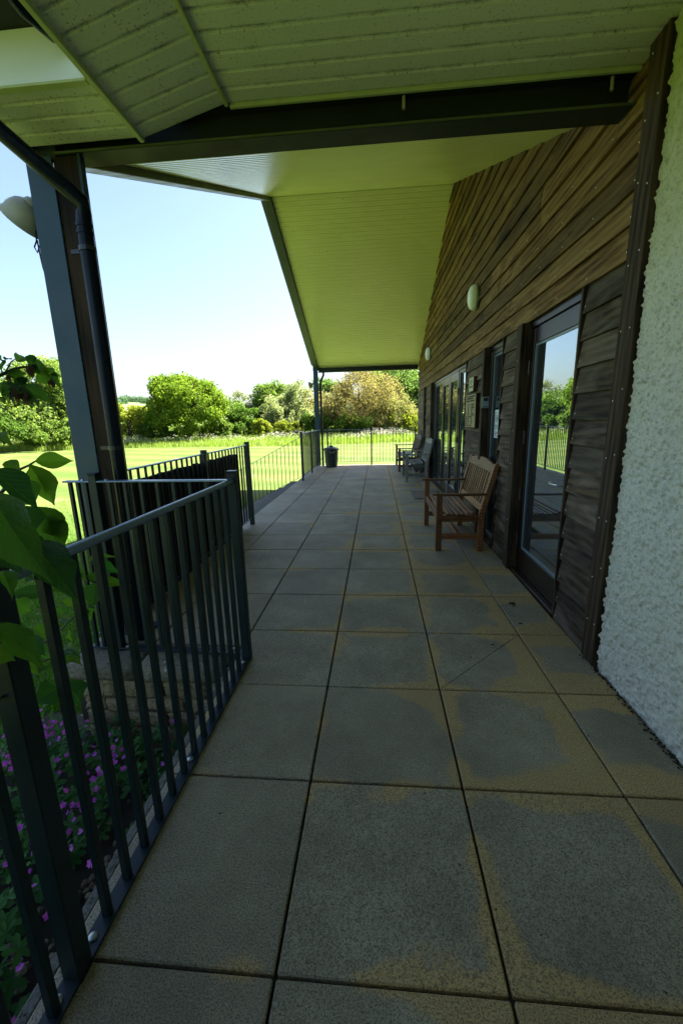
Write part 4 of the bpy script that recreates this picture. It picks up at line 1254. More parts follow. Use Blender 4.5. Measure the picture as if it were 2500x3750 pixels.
# leaf base and tip as seen, half width, distance; each is a leaf of real size
LV = [(128, 1689, 281, 1686, 38, 1.25), (108, 1700, 223, 1868, 50, 1.2), (110, 1713, 167, 1826, 38, 1.24), (-40, 1722, 178, 1865, 58, 1.0), (-40, 1800, 160, 2145, 112, 0.85),
      (125, 1855, 262, 1985, 55, 1.05), (160, 1880, 228, 2050, 72, 1.08), (120, 1985, 290, 2195, 78, 0.98), (215, 2035, 282, 2150, 42, 1.12), (328, 2051, 418, 2030, 22, 1.5), (335, 2058, 453, 2102, 28, 1.5),
      (357, 2130, 478, 2134, 24, 1.5), (350, 2135, 336, 2228, 52, 1.48), (318, 2108, 408, 2122, 20, 1.55), (42, 2180, 244, 2153, 30, 1.3), (48, 2205, 134, 2242, 38, 1.25), (-30, 2285, 192, 2452, 52, 1.0), (210, 2520, 122, 2572, 55, 1.35),
      (238, 2498, 316, 2588, 52, 1.45), (188, 2245, 268, 2240, 22, 1.7), (222, 2262, 270, 2275, 22, 1.72), (300, 2238, 352, 2272, 30, 1.7), (330, 2235, 300, 2268, 20, 1.7), (245, 2370, 282, 2395, 24, 1.6), (90, 2340, 170, 2400, 40, 1.4),
      (255, 2030, 345, 1990, 18, 1.45), (250, 2022, 300, 2000, 20, 1.4), (60, 1760, 150, 1870, 60, 1.1), (70, 1850, 130, 2000, 70, 1.0), (20, 1690, 80, 1730, 30, 1.15), (-20, 2020, 90, 2090, 60, 0.95), (270, 2070, 310, 2120, 28, 1.45),
      (-30, 2380, 60, 2420, 45, 1.1), (100, 2480, 160, 2440, 25, 1.5), (120, 2300, 200, 2330, 30, 1.5), (60, 2420, 150, 2460, 32, 1.45), (275, 2330, 310, 2300, 18, 1.6), (265, 2390, 290, 2430, 26, 1.6), (95, 2130, 180, 2110, 32, 1.2),
      (150, 1760, 205, 1800, 20, 1.3), (30, 1745, 110, 1770, 30, 1.15), (0, 1860, 70, 1960, 45, 0.98), (175, 1930, 240, 1960, 24, 1.2), (95, 1960, 175, 2060, 40, 1.05), (190, 2120, 250, 2180, 30, 1.2), (10, 2090, 60, 2180, 34, 1.0), (230, 2200, 300, 2215, 18, 1.6), (150, 2400, 215, 2425, 20, 1.55), (205, 2440, 240, 2470, 18, 1.6), (30, 2460, 90, 2530, 30, 1.35), (255, 2300, 262, 2350, 20, 1.62),
      # upper spray
      (92, 1306, 160, 1362, 32, 1.55), (62, 1325, 95, 1298, 24, 1.55), (-10, 1345, 34, 1366, 30, 1.5), (153, 1350, 230, 1380, 16, 1.55), (140, 1362, 184, 1410, 30, 1.55), (80, 1412, 202, 1476, 32, 1.5), (28, 1366, 116, 1404, 30, 1.5),
      (40, 1395, 30, 1465, 34, 1.5), (178, 1372, 216, 1400, 22, 1.55), (70, 1425, 145, 1480, 26, 1.5), (-10, 1314, 30, 1326, 14, 1.5), (100, 1340, 150, 1370, 24, 1.56), (66, 1380, 95, 1420, 26, 1.5), (-30, 1440, 28, 1475, 26, 1.45), (0, 1400, 18, 1432, 26, 1.5),
      (20, 1318, 46, 1312, 14, 1.5), (70, 1352, 88, 1370, 20, 1.53), (110, 1318, 135, 1310, 18, 1.58), (-40, 1590, 60, 1625, 26, 1.3), (55, 1405, 60, 1450, 30, 1.52), (120, 1330, 170, 1355, 26, 1.6)]
for i, (bx_, by_, tx_, ty_, hw, dist) in enumerate(LV):
    p = at(bx_, by_, dist); q = at(tx_, ty_, dist * random.uniform(0.95, 1.06))
    Ld = (q - p).length
    X = (q - p).normalized()
    view = (p - CAMPOS).normalized()
    # leaf face turned roughly to the light with a personal roll
    Zv = (-view + Vector((random.uniform(-.5, .5), random.uniform(-.5, .5), random.uniform(0.1, .9))))
    Zv = (Zv - X * Zv.dot(X)).normalized()
    Yv = Zv.cross(X)
    W = hw * dist / 1508.34 * 2.0 * 0.68
    o = link('leaf', old_protos[i % 2] if (dist < 1.02 or i % 5 == 3) else leaf_protos[i % 4], shrub, p)
    R3 = Matrix((X, Yv, Zv)).transposed()
    o.rotation_euler = R3.to_euler(); o.scale = (Ld, W, Ld * 0.75)
def stem(pts, r):
    P = [at(*q) for q in pts]
    MB().tube(P, [r * (1 - 0.6 * i / (len(P) - 1)) for i in range(len(P))], 7).build('stem', M['stem'], shrub, smooth=True)
stem([(-160, 1490, 1.45), (-60, 1410, 1.48), (0, 1376, 1.5), (50, 1352, 1.52), (92, 1343, 1.55), (135, 1356, 1.56), (176, 1374, 1.56)], 0.0055)
stem([(20, 1365, 1.51), (42, 1325, 1.52), (60, 1312, 1.55)], 0.0025)
stem([(30, 1402, 1.5), (60, 1410, 1.5), (82, 1430, 1.5)], 0.0022)
stem([(-150, 1980, 0.95), (-60, 1850, 1.0), (10, 1800, 1.08), (60, 1725, 1.18), (108, 1704, 1.22), (128, 1690, 1.25)], 0.005)
stem([(200, 2050, 1.1), (260, 2060, 1.3), (300, 2110, 1.45), (340, 2130, 1.48), (360, 2130, 1.5)], 0.004)
stem([(20, 2420, 1.25), (120, 2380, 1.5), (200, 2330, 1.6), (270, 2260, 1.68), (310, 2235, 1.7)], 0.0035)
stem([(0, 2560, 1.2), (110, 2440, 1.45), (190, 2410, 1.55), (270, 2390, 1.6)], 0.0035)
stem([(275, 2090, 1.42), (300, 2160, 1.46), (285, 2200, 1.5)], 0.003)
stem([(-120, 2700, 1.0), (-60, 2300, 0.95), (-60, 1900, 0.9)], 0.007)
b = MB()
b.tube([(-1.25, 0.75, -0.6), (-1.22, 0.72, 0.1), (-1.17, 0.66, 0.9)], [0.016, 0.013, 0.009], 8); b.tube([(-1.32, 0.85, -0.6), (-1.42, 0.95, 0.4), (-1.40, 1.0, 1.35)], [0.016, 0.012, 0.006], 8)
b.build('stem', M['stem'], shrub, smooth=True)
def bract(p0, p1, w, dist):
    a = at(*p0, dist); c = at(*p1, dist)
    Lb = (c - a).length; wd = w * dist / 1508.34
    b = MB()
    ax = (c - a).normalized(); s = ax.orthogonal().normalized(); u = ax.cross(s)
    for j in range(9):
        t0 = j * 2.399
        for lay in (0,):
            ln = Lb * random.uniform(0.6, 1.0); r = wd * random.uniform(0.75, 1.05)
            d = s * math.cos(t0) + u * math.sin(t0); e = ax.cross(d)
            k = len(b.v); pw = [0.05, 0.55, 0.75, 0.55, 0.02]
            for i in range(5):
                f_ = i / 4
                rr = r * math.sin(min(1, f_ * 1.25) * math.pi * 0.72) * 0.95
                m = a + ax * (ln * f_) + d * rr
                for sgn in (-1, 1): b.v.append(tuple(m + e * (sgn * pw[i] * wd * 0.75)))
            for i in range(4): b.f.append((k + 2 * i, k + 2 * i + 1, k + 2 * i + 3, k + 2 * i + 2))
    b.build('flower_bract', M['bract'], shrub, smooth=True, fix=False)
bract((106, 1333), (124, 1390), 11, 1.53); bract((52, 1420), (66, 1490), 12, 1.47); bract((90, 1428), (104, 1492), 11, 1.47); bract((188, 1388), (195, 1430), 10, 1.55)
bract((30, 1372), (34, 1398), 6, 1.5)

# out-of-view foliage added to block light from the near floor and bed
def shade_foliage():
    r = np.random.default_rng(3)
    c = np.stack([r.uniform(-2.0, -1.15, 60), r.uniform(-1.9, -0.5, 60), r.uniform(-0.3, 2.0, 60)], 1)
    V, F = leaf_cloud(c, np.full(60, 0.30), np.full(60, 60), 0.065, 1.0, 1.0, 8)
    me = raw_mesh('unseen_shade_foliage', V - np.array([-1.25, 0.75, -0.55]), F, 4, M['shadeleaf'])
    o = link('unseen_shade_foliage', me, shrub, (-1.25, 0.75, -0.55)); o['kind'] = 'stuff'

# ---- leaf cards for trees: diamonds with a fold
def leaf_cloud(centers, radii, counts, size, squash=1.0, spread=1.0, seed=0, up=0.25, jag=1.0):
    r = np.random.default_rng(seed)
    C = np.repeat(centers, counts, axis=0); R = np.repeat(radii, counts)
    n = len(C)
    d = r.normal(size=(n, 3)); d /= np.linalg.norm(d, axis=1)[:, None]
    rad = R * np.clip(r.normal(0.86, 0.20, n) * jag, 0.05, 1.5)
    P = C + d * rad[:, None] * np.array([1, 1, squash])
    nrm = d + r.normal(size=(n, 3)) * 0.65 * spread + np.array([0, 0, up]); nrm /= np.linalg.norm(nrm, axis=1)[:, None]
    a = np.cross(nrm, r.normal(size=(n, 3))); a /= (np.linalg.norm(a, axis=1)[:, None] + 1e-9)
    b = np.cross(nrm, a)
    s = size * r.uniform(0.6, 1.35, n)[:, None]
    V = np.stack([P - a * s, P + b * s * 0.62 + nrm * s * 0.15, P + a * s, P - b * s * 0.62 + nrm * s * 0.15], 1).reshape(-1, 3)
    F = np.arange(4 * n)
    return V, F
M['shadeleaf'] = m_leaf('shade_foliage_leaf', (0.020, 0.060, 0.010), (0.050, 0.115, 0.016), 0.3)
shade_foliage()
def crown_clumps(w, d, h, n, seed, lump=0.3, bottom=0.0, rk=1.0):
    """clump centres over an uneven ellipsoid, fewer at the bottom"""
    r = np.random.default_rng(seed)
    pts = []; rad = []
    k = 0
    while len(pts) < n and k < n * 30:
        k += 1
        v = r.normal(size=3); v /= np.linalg.norm(v)
        if v[2] < -0.55 + bottom and r.random() < 0.7: continue
        lob = 1 + lump * (math.sin(v[0] * 4.1 + seed) * math.cos(v[1] * 3.3 + seed * 1.7) + 0.6 * math.sin(v[2] * 5.2 + seed * .6 + v[0] * 3))
        s = (0.62 + 0.38 * r.random() ** 0.6) * lob * 0.86
        pts.append((v[0] * w / 2 * s, v[1] * d / 2 * s, v[2] * h / 2 * s))
        rad.append(r.uniform(0.085, 0.17) * rk * (w + h) / 2)
    return np.array(pts), np.array(rad)
tree_no = [0]
def tree(name, label, cat, az, dist, zt, zb, width, mat, leaf=0.13, clumps=60, per=110, trunk=True, group=None, seed=None, lump=0.25, depth=None, twig=False, trunkh=None, jag=1.0, xy=None, rk=0.85):
    tree_no[0] += 1
    seed = seed or tree_no[0] * 13
    a = math.radians(az)
    x, y = (dist * math.sin(a), dist * math.cos(a)) if xy is None else xy
    t = empty(name, (x, y, ZG), label, cat, group)
    h = zt - zb; cz = (zt + zb) / 2
    c, r_ = crown_clumps(width, depth or width * 0.9, h, clumps, seed, lump, 0.0, rk)
    c = c + np.array([x, y, cz])
    counts = np.maximum(20, (per * 1.35 * (r_ / r_.mean()) ** 2).astype(int))
    V, F = leaf_cloud(c, r_, counts, leaf, 0.85, 1.0, seed, jag=jag)
    V[:, 2] = np.maximum(V[:, 2], ZG + 0.02)
    me = raw_mesh('crown', V - np.array([x, y, cz]), F, 4, mat)
    link('crown', me, t, (x, y, cz))
    if trunk:
        b = MB(); rr = 0.03 * width + 0.05
        top = cz + h * 0.15
        b.tube([(x, y, ZG - 0.1), (x + .1, y, ZG + (top - ZG) * 0.4), (x - .05, y + .1, top)], [rr, rr * 0.75, rr * 0.3], 8)
        R = random.Random(seed)
        for k in range(9):
            zs = ZG + (top - ZG) * R.uniform(0.25, 0.72); an = R.uniform(0, 6.28); ln = width * R.uniform(0.28, 0.48)
            p0 = Vector((x, y, zs)); p1 = p0 + Vector((math.cos(an) * ln * 0.5, math.sin(an) * ln * 0.5, ln * 0.45)); p2 = p0 + Vector((math.cos(an) * ln, math.sin(an) * ln, ln * 0.8))
            b.tube([p0, p1, p2], [rr * 0.4, rr * 0.25, rr * 0.08], 6)
        if twig:
            for k in range(90):
                zs = R.uniform(zb + h * .2, zt - h * 0.05); an = R.uniform(0, 6.28); q = R.uniform(0.2, 0.46) * width
                f_ = math.sqrt(max(0.05, 1 - ((zs - cz) / (h / 2)) ** 2))
                p0 = Vector((x + math.cos(an) * q * f_ * 0.4, y + math.sin(an) * q * f_ * 0.4, zs - 0.5)); p1 = Vector((x + math.cos(an) * q * f_ * 1.08, y + math.sin(an) * q * f_ * 1.08, zs + R.uniform(-.2, .5)))
                b.tube([p0, p0.lerp(p1, 0.6) + Vector((0, 0, .12)), p1], [0.03, 0.018, 0.006], 4)
        b.build('trunk', M['bark'], t, smooth=True)
    return t
L_ = {}
L_['maple'] = m_leaf('leaf_maple', (0.064, 0.123, 0.013), (0.160, 0.213, 0.030), 0.45)
L_['ash'] = m_leaf('leaf_ash', (0.091, 0.144, 0.032), (0.176, 0.230, 0.064), 0.45)
L_['yellow'] = m_leaf('leaf_yellowgreen', (0.123, 0.160, 0.019), (0.213, 0.230, 0.038), 0.45)
L_['dark'] = m_leaf('leaf_dark', (0.037, 0.078, 0.015), (0.090, 0.148, 0.028), 0.45)
L_['mid'] = m_leaf('leaf_mid', (0.074, 0.127, 0.025), (0.143, 0.197, 0.048), 0.45)
L_['pale'] = m_leaf('leaf_pale', (0.149, 0.181, 0.091), (0.256, 0.277, 0.160), 0.45)
L_['wisp'] = m_leaf('leaf_wisp', (0.139, 0.176, 0.096), (0.203, 0.230, 0.128), 0.45)
L_['rust'] = m_leaf('leaf_rust', (0.123, 0.111, 0.039), (0.213, 0.174, 0.097), 0.45)
L_['rust2'] = m_leaf('leaf_straw_green', (0.123, 0.135, 0.045), (0.221, 0.201, 0.107), 0.45)
L_['tall'] = m_leaf('leaf_tall', (0.064, 0.117, 0.030), (0.134, 0.192, 0.064), 0.45)
GT = 'trees of the hedgerow beyond the field'
tree('ash_tree', 'tall light green tree at the far left behind the shrub spray', 'tree', -40.5, 50, 8.2, -0.3, 6.5, L_['ash'], 0.15, 70, 95, group=GT, lump=0.35, twig=True)
tree('ash_tree', 'light green feathery tree half hidden by the near steel post', 'tree', -37.2, 51, 7.6, -0.2, 5.5, L_['ash'], 0.15, 60, 90, group=GT, lump=0.35, twig=True)
tree('ash_tree', 'pale green tree at the left edge of the picture', 'tree', -45.0, 50, 6.6, -0.3, 7, L_['ash'], 0.15, 60, 95, group=GT)
tree('bush', 'dark undergrowth bush at the foot of the left trees', 'bush', -43.5, 47, 2.8, -0.7, 6.5, L_['dark'], 0.13, 36, 110, group='bushes along the hedge foot', trunk=False)
tree('bush', 'mid green bush left of the near steel post', 'bush', -39.0, 46.5, 2.2, -0.7, 5.5, L_['mid'], 0.13, 32, 110, group='bushes along the hedge foot', trunk=False)
tree('yellow_bush', 'yellow green bush between the drainpipe and the big round tree', 'bush', -31.6, 50, 3.6, -0.7, 5.2, L_['yellow'], 0.12, 50, 110, group='bushes along the hedge foot')
tree('yellow_bush', 'low yellow green bush partly behind the drainpipe', 'bush', -35.0, 49, 3.2, -0.7, 4.8, L_['yellow'], 0.12, 40, 110, group='bushes along the hedge foot', trunk=False)
tree('hedge_maple', 'big round bright green tree standing alone before the hedge', 'tree', -24.7, 47, 6.85, -0.5, 8.6, L_['maple'], 0.12, 210, 100, group=GT, lump=0.16, rk=0.62)
tree('bush', 'dark bush at the left foot of the big round tree', 'bush', -28.6, 47.5, 2.4, -0.7, 3.6, L_['dark'], 0.12, 30, 110, group='bushes along the hedge foot', trunk=False)
tree('bush', 'dark green bush right of the big round tree', 'bush', -18.0, 48.5, 3.2, -0.7, 4.2, L_['dark'], 0.12, 44, 120, group='bushes along the hedge foot')
tree('bush', 'mid green bush just right of the big round tree', 'bush', -20.3, 46.5, 1.6, -0.7, 3.4, L_['mid'], 0.12, 28, 110, group='bushes along the hedge foot', trunk=False)
tree('wispy_tree', 'thin wispy grey green tree in the gap of the hedge', 'tree', -17.9, 56, 5.6, 0.4, 4.2, L_['wisp'], 0.10, 26, 60, group=GT, twig=True, lump=0.4)
tree('round_tree', 'rounded mid green tree left of the far post', 'tree', -13.9, 56, 6.5, 0.5, 6.0, L_['mid'], 0.14, 80, 110, group=GT, lump=0.15)
tree('willow_tree', 'pale silvery green tree just left of the far post', 'tree', -10.9, 52, 5.6, -0.5, 5.0, L_['pale'], 0.12, 70, 100, group=GT, twig=True, lump=0.3)
tree('willow_tree', 'pale grey green bushy tree with bare twigs in the hedge', 'tree', -13.6, 50, 3.9, -0.7, 4.2, L_['pale'], 0.11, 44, 70, group=GT, twig=True, lump=0.35)
tree('bush', 'bright yellow green bush in the hedge left of the far post', 'bush', -15.6, 46, 1.7, -0.7, 2.6, L_['yellow'], 0.11, 28, 110, group='bushes along the hedge foot', trunk=False)
tree('bush', 'olive green bush low beside the far post', 'bush', -9.4, 47, 2.4, -0.7, 3.0, L_['dark'], 0.11, 28, 110, group='bushes along the hedge foot', trunk=False)
tree('bush', 'pale low bush under the silvery tree', 'bush', -12.0, 46, 1.4, -0.7, 4.0, L_['yellow'], 0.11, 26, 90, group='bushes along the hedge foot', trunk=False)
tree('hawthorn_tree', 'rust and straw coloured hawthorn framed by the far end of the veranda', 'tree', -2.4, 47, 6.5, -0.5, 9.6, L_['rust'], 0.085, 170, 110, group=GT, twig=True, lump=0.28)
tree('hawthorn_tree', 'smaller straw coloured hawthorn leaning to the right by the wall', 'tree', 2.4, 46, 4.2, -0.5, 5.2, L_['rust2'], 0.085, 70, 100, group=GT, twig=True, lump=0.35)
tree('tall_tree', 'tall fresh green tree rising behind the hawthorn', 'tree', 2.4, 56, 9.2, 0.0, 9.5, L_['tall'], 0.13, 150, 120, group=GT, lump=0.22)
tree('tall_tree', 'green tree at the right behind the end railing', 'tree', 6.4, 54, 7.4, -0.3, 8.0, L_['tall'], 0.15, 70, 100, group=GT, lump=0.25)
tree('tall_tree', 'green tree peeping above the hawthorn at its left', 'tree', -6.6, 57, 6.9, 0.0, 5.5, L_['tall'], 0.13, 70, 110, group=GT, lump=0.25)
tree('bush', 'dark ivy covered bush under the hawthorn at the left', 'bush', -5.6, 46.5, 2.3, -0.7, 5.0, L_['dark'], 0.12, 34, 110, group='bushes along the hedge foot', trunk=False)
tree('bush', 'dark bush under the hawthorn in the middle', 'bush', -0.6, 46, 1.9, -0.7, 6.0, L_['mid'], 0.12, 34, 110, group='bushes along the hedge foot', trunk=False)
tree('bush', 'yellow green bush at the right end of the hedge by the wall', 'bush', 4.4, 45.5, 2.4, -0.7, 5.0, L_['yellow'], 0.12, 34, 110, group='bushes along the hedge foot', trunk=False)
# hedge behind: continuous mass that closes the gaps, far-off wood
def far_mass():
    pts = []; rad = []
    r = np.random.default_rng(5)
    for az in np.arange(-60, 16, 0.75):
        d = 56 + 4 * math.sin(az * 0.7) + r.uniform(-2, 2); a = math.radians(az)
        for k in range(4):
            top = 1.3 if -33.5 < az < -28.5 else 3.1 + 0.6 * math.sin(az * 0.9)
            pts.append((d * math.sin(a) + r.uniform(-.6, .6), d * math.cos(a) + r.uniform(-1, 1), r.uniform(-0.2, top))); rad.append(r.uniform(0.9, 1.4))
    pts = np.array(pts); rad = np.array(rad)
    V, F = leaf_cloud(pts, rad, np.full(len(pts), 110), 0.15, 0.9, 1, 77)
    me = raw_mesh('hedge', V, F, 4, L_['mid'])
    o = link('hedge', me, None, (0, 0, 0)); tag(o, 'dense mixed hedge closing the gaps behind the field trees', 'hedge', kind='stuff')
far_mass()
# hill with wood
def hill():
    xs = np.linspace(-560, 120, 60); ys = np.linspace(180, 700, 30)
    v = []; f = []
    for y in ys:
        for x in xs:
            t = max(0, min(1, (y - 200) / 260)); t = t * t * (3 - 2 * t)
            g = math.exp(-((x + 330) / 170) ** 2) * 27 + math.exp(-((x + 100) / 150) ** 2) * 10
            v.append((x, y, ZG - 0.3 + g * t))
    w = len(xs)
    for j in range(len(ys) - 1):
        for i in range(w - 1): f.append((j * w + i, j * w + i + 1, (j + 1) * w + i + 1, (j + 1) * w + i))
    b = MB(); b.v = v; b.f = f
    o = b.build('hill', M['hill'], None, (0, 0, 0), smooth=True); tag(o, 'gentle green hill far behind the hedge', 'hill', kind='structure')
    pts = []; rad = []; r = np.random.default_rng(9)
    def hz(x, y):
        t = max(0, min(1, (y - 200) / 260)); t = t * t * (3 - 2 * t)
        return ZG - 0.3 + (math.exp(-((x + 330) / 170) ** 2) * 27 + math.exp(-((x + 100) / 150) ** 2) * 10) * t
    for k in range(260):
        a = math.radians(r.uniform(-46, -18)); d = r.uniform(430, 560)
        x, y = d * math.sin(a), d * math.cos(a)
        if abs(math.degrees(a) + 30.6) < 1.4 and d < 470: continue
        pts.append((x, y, hz(x, y) + 2.6)); rad.append(r.uniform(3.2, 5.2))
    pts = np.array(pts); rad = np.array(rad)
    V, F = leaf_cloud(pts, rad, np.full(len(pts), 90), 0.8, 0.9, 1, 78)
    me = raw_mesh('far_wood', V, F, 4, M['farleaf'])
    o = link('far_wood', me, None, (0, 0, 0)); tag(o, 'distant bluish green wood along the hill top', 'wood', kind='stuff')
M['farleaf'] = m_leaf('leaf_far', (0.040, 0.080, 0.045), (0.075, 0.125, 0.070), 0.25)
hill()

# ---- grass blades
def blades(n, xr, yr, zf, hmin, hmax, w, mat, name, label, keep=None, seed=3, lean=0.4):
    r = np.random.default_rng(seed)
    x = r.uniform(*xr, n); y = r.uniform(*yr, n)
    if keep is not None:
        k = keep(x, y, r); x, y = x[k], y[k]
    n = len(x)
    z = zf(x, y)
    h = r.uniform(hmin, hmax, n); a = r.uniform(0, 2 * math.pi, n); ln = r.normal(0, lean, n) * h; la = r.uniform(0, 2 * math.pi, n)
    dx, dy = np.cos(a) * w / 2, np.sin(a) * w / 2
    tx, ty = x + np.cos(la) * ln, y + np.sin(la) * ln
    mx, my = x + np.cos(la) * ln * 0.35, y + np.sin(la) * ln * 0.35
    V = np.stack([np.stack([x - dx, y - dy, z], 1), np.stack([x + dx, y + dy, z], 1), np.stack([mx + dx * .8, my + dy * .8, z + h * 0.55], 1), np.stack([mx - dx * .8, my - dy * .8, z + h * 0.55], 1), np.stack([tx, ty, z + h], 1)], 1).reshape(-1, 3)
    base = np.arange(n) * 5
    F = np.stack([base, base + 1, base + 2, base, base + 2, base + 3, base + 3, base + 2, base + 4], 1).reshape(-1)
    me = raw_mesh(name, V, F, 3, mat)
    o = link(name, me, None, (0, 0, 0)); tag(o, label, 'grass', kind='stuff')
flat = lambda x, y: np.full_like(x, ZG - 0.005)
def lawn_keep(x, y, r):
    az = np.arctan2(x, y)
    return (r.uniform(size=len(x)) < np.clip(5.0 / np.hypot(x, y), 0.05, 1)) & ~((x > -3.02) & (y > 5.5) & (y < 9.7)) & (x < -1.95)
blades(90000, (-9, -1.9), (1.9, 11), flat, 0.02, 0.06, 0.006, M['grass'], 'grass', 'short lawn grass close below the terrace', lawn_keep, 3)
def bed_keep(x, y, r):
    return (y > 0.2) & (x + 0.45 * (y - 1.2) < -1.95 + r.normal(0, .1, len(x)))
blades(90000, (-6.5, -1.9), (1.6, 7.5), flat, 0.035, 0.085, 0.007, M['grass'], 'grass', 'thick lawn grass in the shade beside the stone wall', lambda x, y, r: ((x < -1.96) & (r.uniform(size=len(x)) < np.clip(3.2 / np.hypot(x, y), 0, 1) ** 1.5)), 13, 0.5)
blades(26000, (-4.2, -1.7), (0.0, 2.6), lambda x, y: bed_z(x, y) - 0.004, 0.06, 0.17, 0.007, M['grass'], 'grass', 'longer tufted grass at the edge of the flower bed', bed_keep, 4, 0.6)
# long grass and cow parsley at the field edge
edge = lambda x: 36.2 + 0.05 * x + 0.9 * np.sin(x * 0.23)
def strip_keep(x, y, r): return (y > edge(x) + r.normal(0, .25, len(x)))
blades(70000, (-62, 12), (34.5, 50), flat, 0.25, 0.62, 0.035, M['longgrass'], 'long_grass', 'uncut long grass strip at the far field edge', strip_keep, 5, 0.35)
blades(24000, (-62, 12), (38.5, 50), flat, 0.40, 0.95, 0.05, M['longgrass'], 'tall_grass', 'tall seeding grass among the cow parsley at the hedge foot', strip_keep, 15, 0.25)
blades(26000, (-62, 12), (46, 52), flat, 0.8, 1.5, 0.07, M['longgrass'], 'tall_grass', 'tallest pale grass rising against the hedge', None, 16, 0.25)
def parsley():
    r = np.random.default_rng(21)
    n = 60000
    x = r.uniform(-62, 12, n); y = r.uniform(37.2, 48, n)
    dens = 0.5 + 0.5 * np.sin(x * 0.33 + 1.0) * np.cos(x * 0.11 - .4)
    dens = dens * (0.35 + 0.65 * (np.sin(x * 1.15 + 0.6 * y) * np.sin(y * 0.9 + x * 0.37) > -0.15))
    k = (r.uniform(size=n) < np.clip(dens * 0.85 + 0.05, 0, 1)) & (y > edge(x) + 1.4 + 1.2 * np.sin(x * .4))
    x, y = x[k], y[k]; n = len(x)
    hv = 0.62 + 0.22 * np.sin(x * 0.71 + 1.3) + 0.16 * np.sin(x * 1.9 + y)
    z = ZG + 0.25 + np.clip(hv, 0.2, 1.1) * (0.35 + 0.65 * r.beta(1.5, 1.3, n)) * 1.05; s = r.uniform(0.012, 0.032, n)
    V = []; 
    a = r.normal(size=(n, 3)) * 0.5 + np.array([0, -0.35, 1]); a /= np.linalg.norm(a, axis=1)[:, None]
    u = np.cross(a, np.array([0.3, 1, 0.1])); u /= np.linalg.norm(u, axis=1)[:, None]; v = np.cross(a, u)
    P = np.stack([x, y, z], 1)
    ring = [P + (u * math.cos(t) + v * math.sin(t)) * s[:, None] * q for t, q in zip(np.arange(6) * math.pi / 3, (1, .8, 1.05, .85, 1, .9))]
    V = np.stack(ring, 1).reshape(-1, 3); F = np.arange(6 * n)
    me = raw_mesh('cow_parsley', V, F, 6, M['parsley'])
    o = link('cow_parsley', me, None, (0, 0, 0)); tag(o, 'drift of white cow parsley flowers along the hedge foot', 'wild flowers', kind='stuff')
parsley()

# ---- geranium ground cover, flowers and gravel
def geranium():
    r = random.Random(4)
    b = MB(); fl = MB()
    cent = []
    for k in range(1050):
        x = r.uniform(-2.35, -0.93); y = r.uniform(-0.1, 2.07)
        if x < -1.95 - 0.40 * (y - 1.3): continue
        # bare gravel pocket beside the kerb
        if x > -1.30 and 0.95 < y < 1.62 and r.random() < 0.88: continue
        cent.append((x, y))
    for x, y in cent:
        z = float(bed_z(np.array(x), np.array(y))) + r.uniform(0.03, 0.20) * (0.55 if x > -1.15 else 1)
        R = r.uniform(0.036, 0.062); n_ = Vector((r.uniform(-.6, .6) + .1, r.uniform(-.75, .25), 1)).normalized()
        u = n_.orthogonal().normalized(); v = n_.cross(u); a0 = r.uniform(0, 6.28)
        c = Vector((x, y, z)); k0 = len(b.v)
        b.v.append(tuple(c - n_ * R * 0.12))
        N = 20
        rr = [0.42, 0.85, 1.0, 0.80, 0.36, 0.80, 1.02, 0.84, 0.38, 0.86, 1.08, 0.86, 0.38, 0.82, 1.02, 0.82, 0.36, 0.78, 0.95, 0.76]
        for i in range(N):
            t = a0 + (i / N) * 5.6
            q = rr[i] * R
            b.v.append(tuple(c + (u * math.cos(t) + v * math.sin(t)) * q + n_ * (0.10 * q * math.sin(i * 1.57) - 0.25 * q * q / R * 0.5)))
        for i in range(N - 1): b.f.append((k0, k0 + 1 + i, k0 + 2 + i))
    o = b.build('geranium_plants', M['geranium'], None, (0, 0, 0), fix=False); tag(o, 'lobed green geranium leaves filling the bed below the ramp', 'ground cover', kind='stuff')
    clusters = [(r.uniform(-2.3, -1.0), r.uniform(0.2, 2.05)) for _ in range(90)] + [(-1.98 + r.gauss(0, .10), 1.93 + r.gauss(0, .10)) for _ in range(60)] + [(-2.15 + r.gauss(0, .12), 1.45 + r.gauss(0, .2)) for _ in range(34)] + [(-1.45 + r.gauss(0, .12), 1.55 + r.gauss(0, .2)) for _ in range(34)]
    for cx, cy in clusters:
        if cx > -0.93 or cy > 2.06: continue
        for q in range(r.choice((1, 1, 2, 3))):
            x = cx + r.gauss(0, .022); y = cy + r.gauss(0, .022)
            z = float(bed_z(np.array(x), np.array(y))) + r.uniform(0.14, 0.25)
            n_ = Vector((r.uniform(-.8, .8), r.uniform(-1.0, .3), r.uniform(.3, 1))).normalized(); u = n_.orthogonal().normalized(); v = n_.cross(u); R = r.uniform(0.010, 0.0155); c = Vector((x, y, z))
            for p in range(5):
                t = p * 1.2566 + r.uniform(-.1, .1); d = u * math.cos(t) + v * math.sin(t); e = n_.cross(d); k0 = len(fl.v)
                fl.v += [tuple(c), tuple(c + d * R * .6 + e * R * .45 + n_ * R * .2), tuple(c + d * R * 1.1 + n_ * R * .25), tuple(c + d * R * .6 - e * R * .45 + n_ * R * .2)]
                fl.f.append((k0, k0 + 1, k0 + 2, k0 + 3))
    o = fl.build('geranium_flowers', M['petal'], None, (0, 0, 0), fix=False); tag(o, 'small purple pink geranium flowers scattered over the bed', 'flowers', kind='stuff')
geranium()
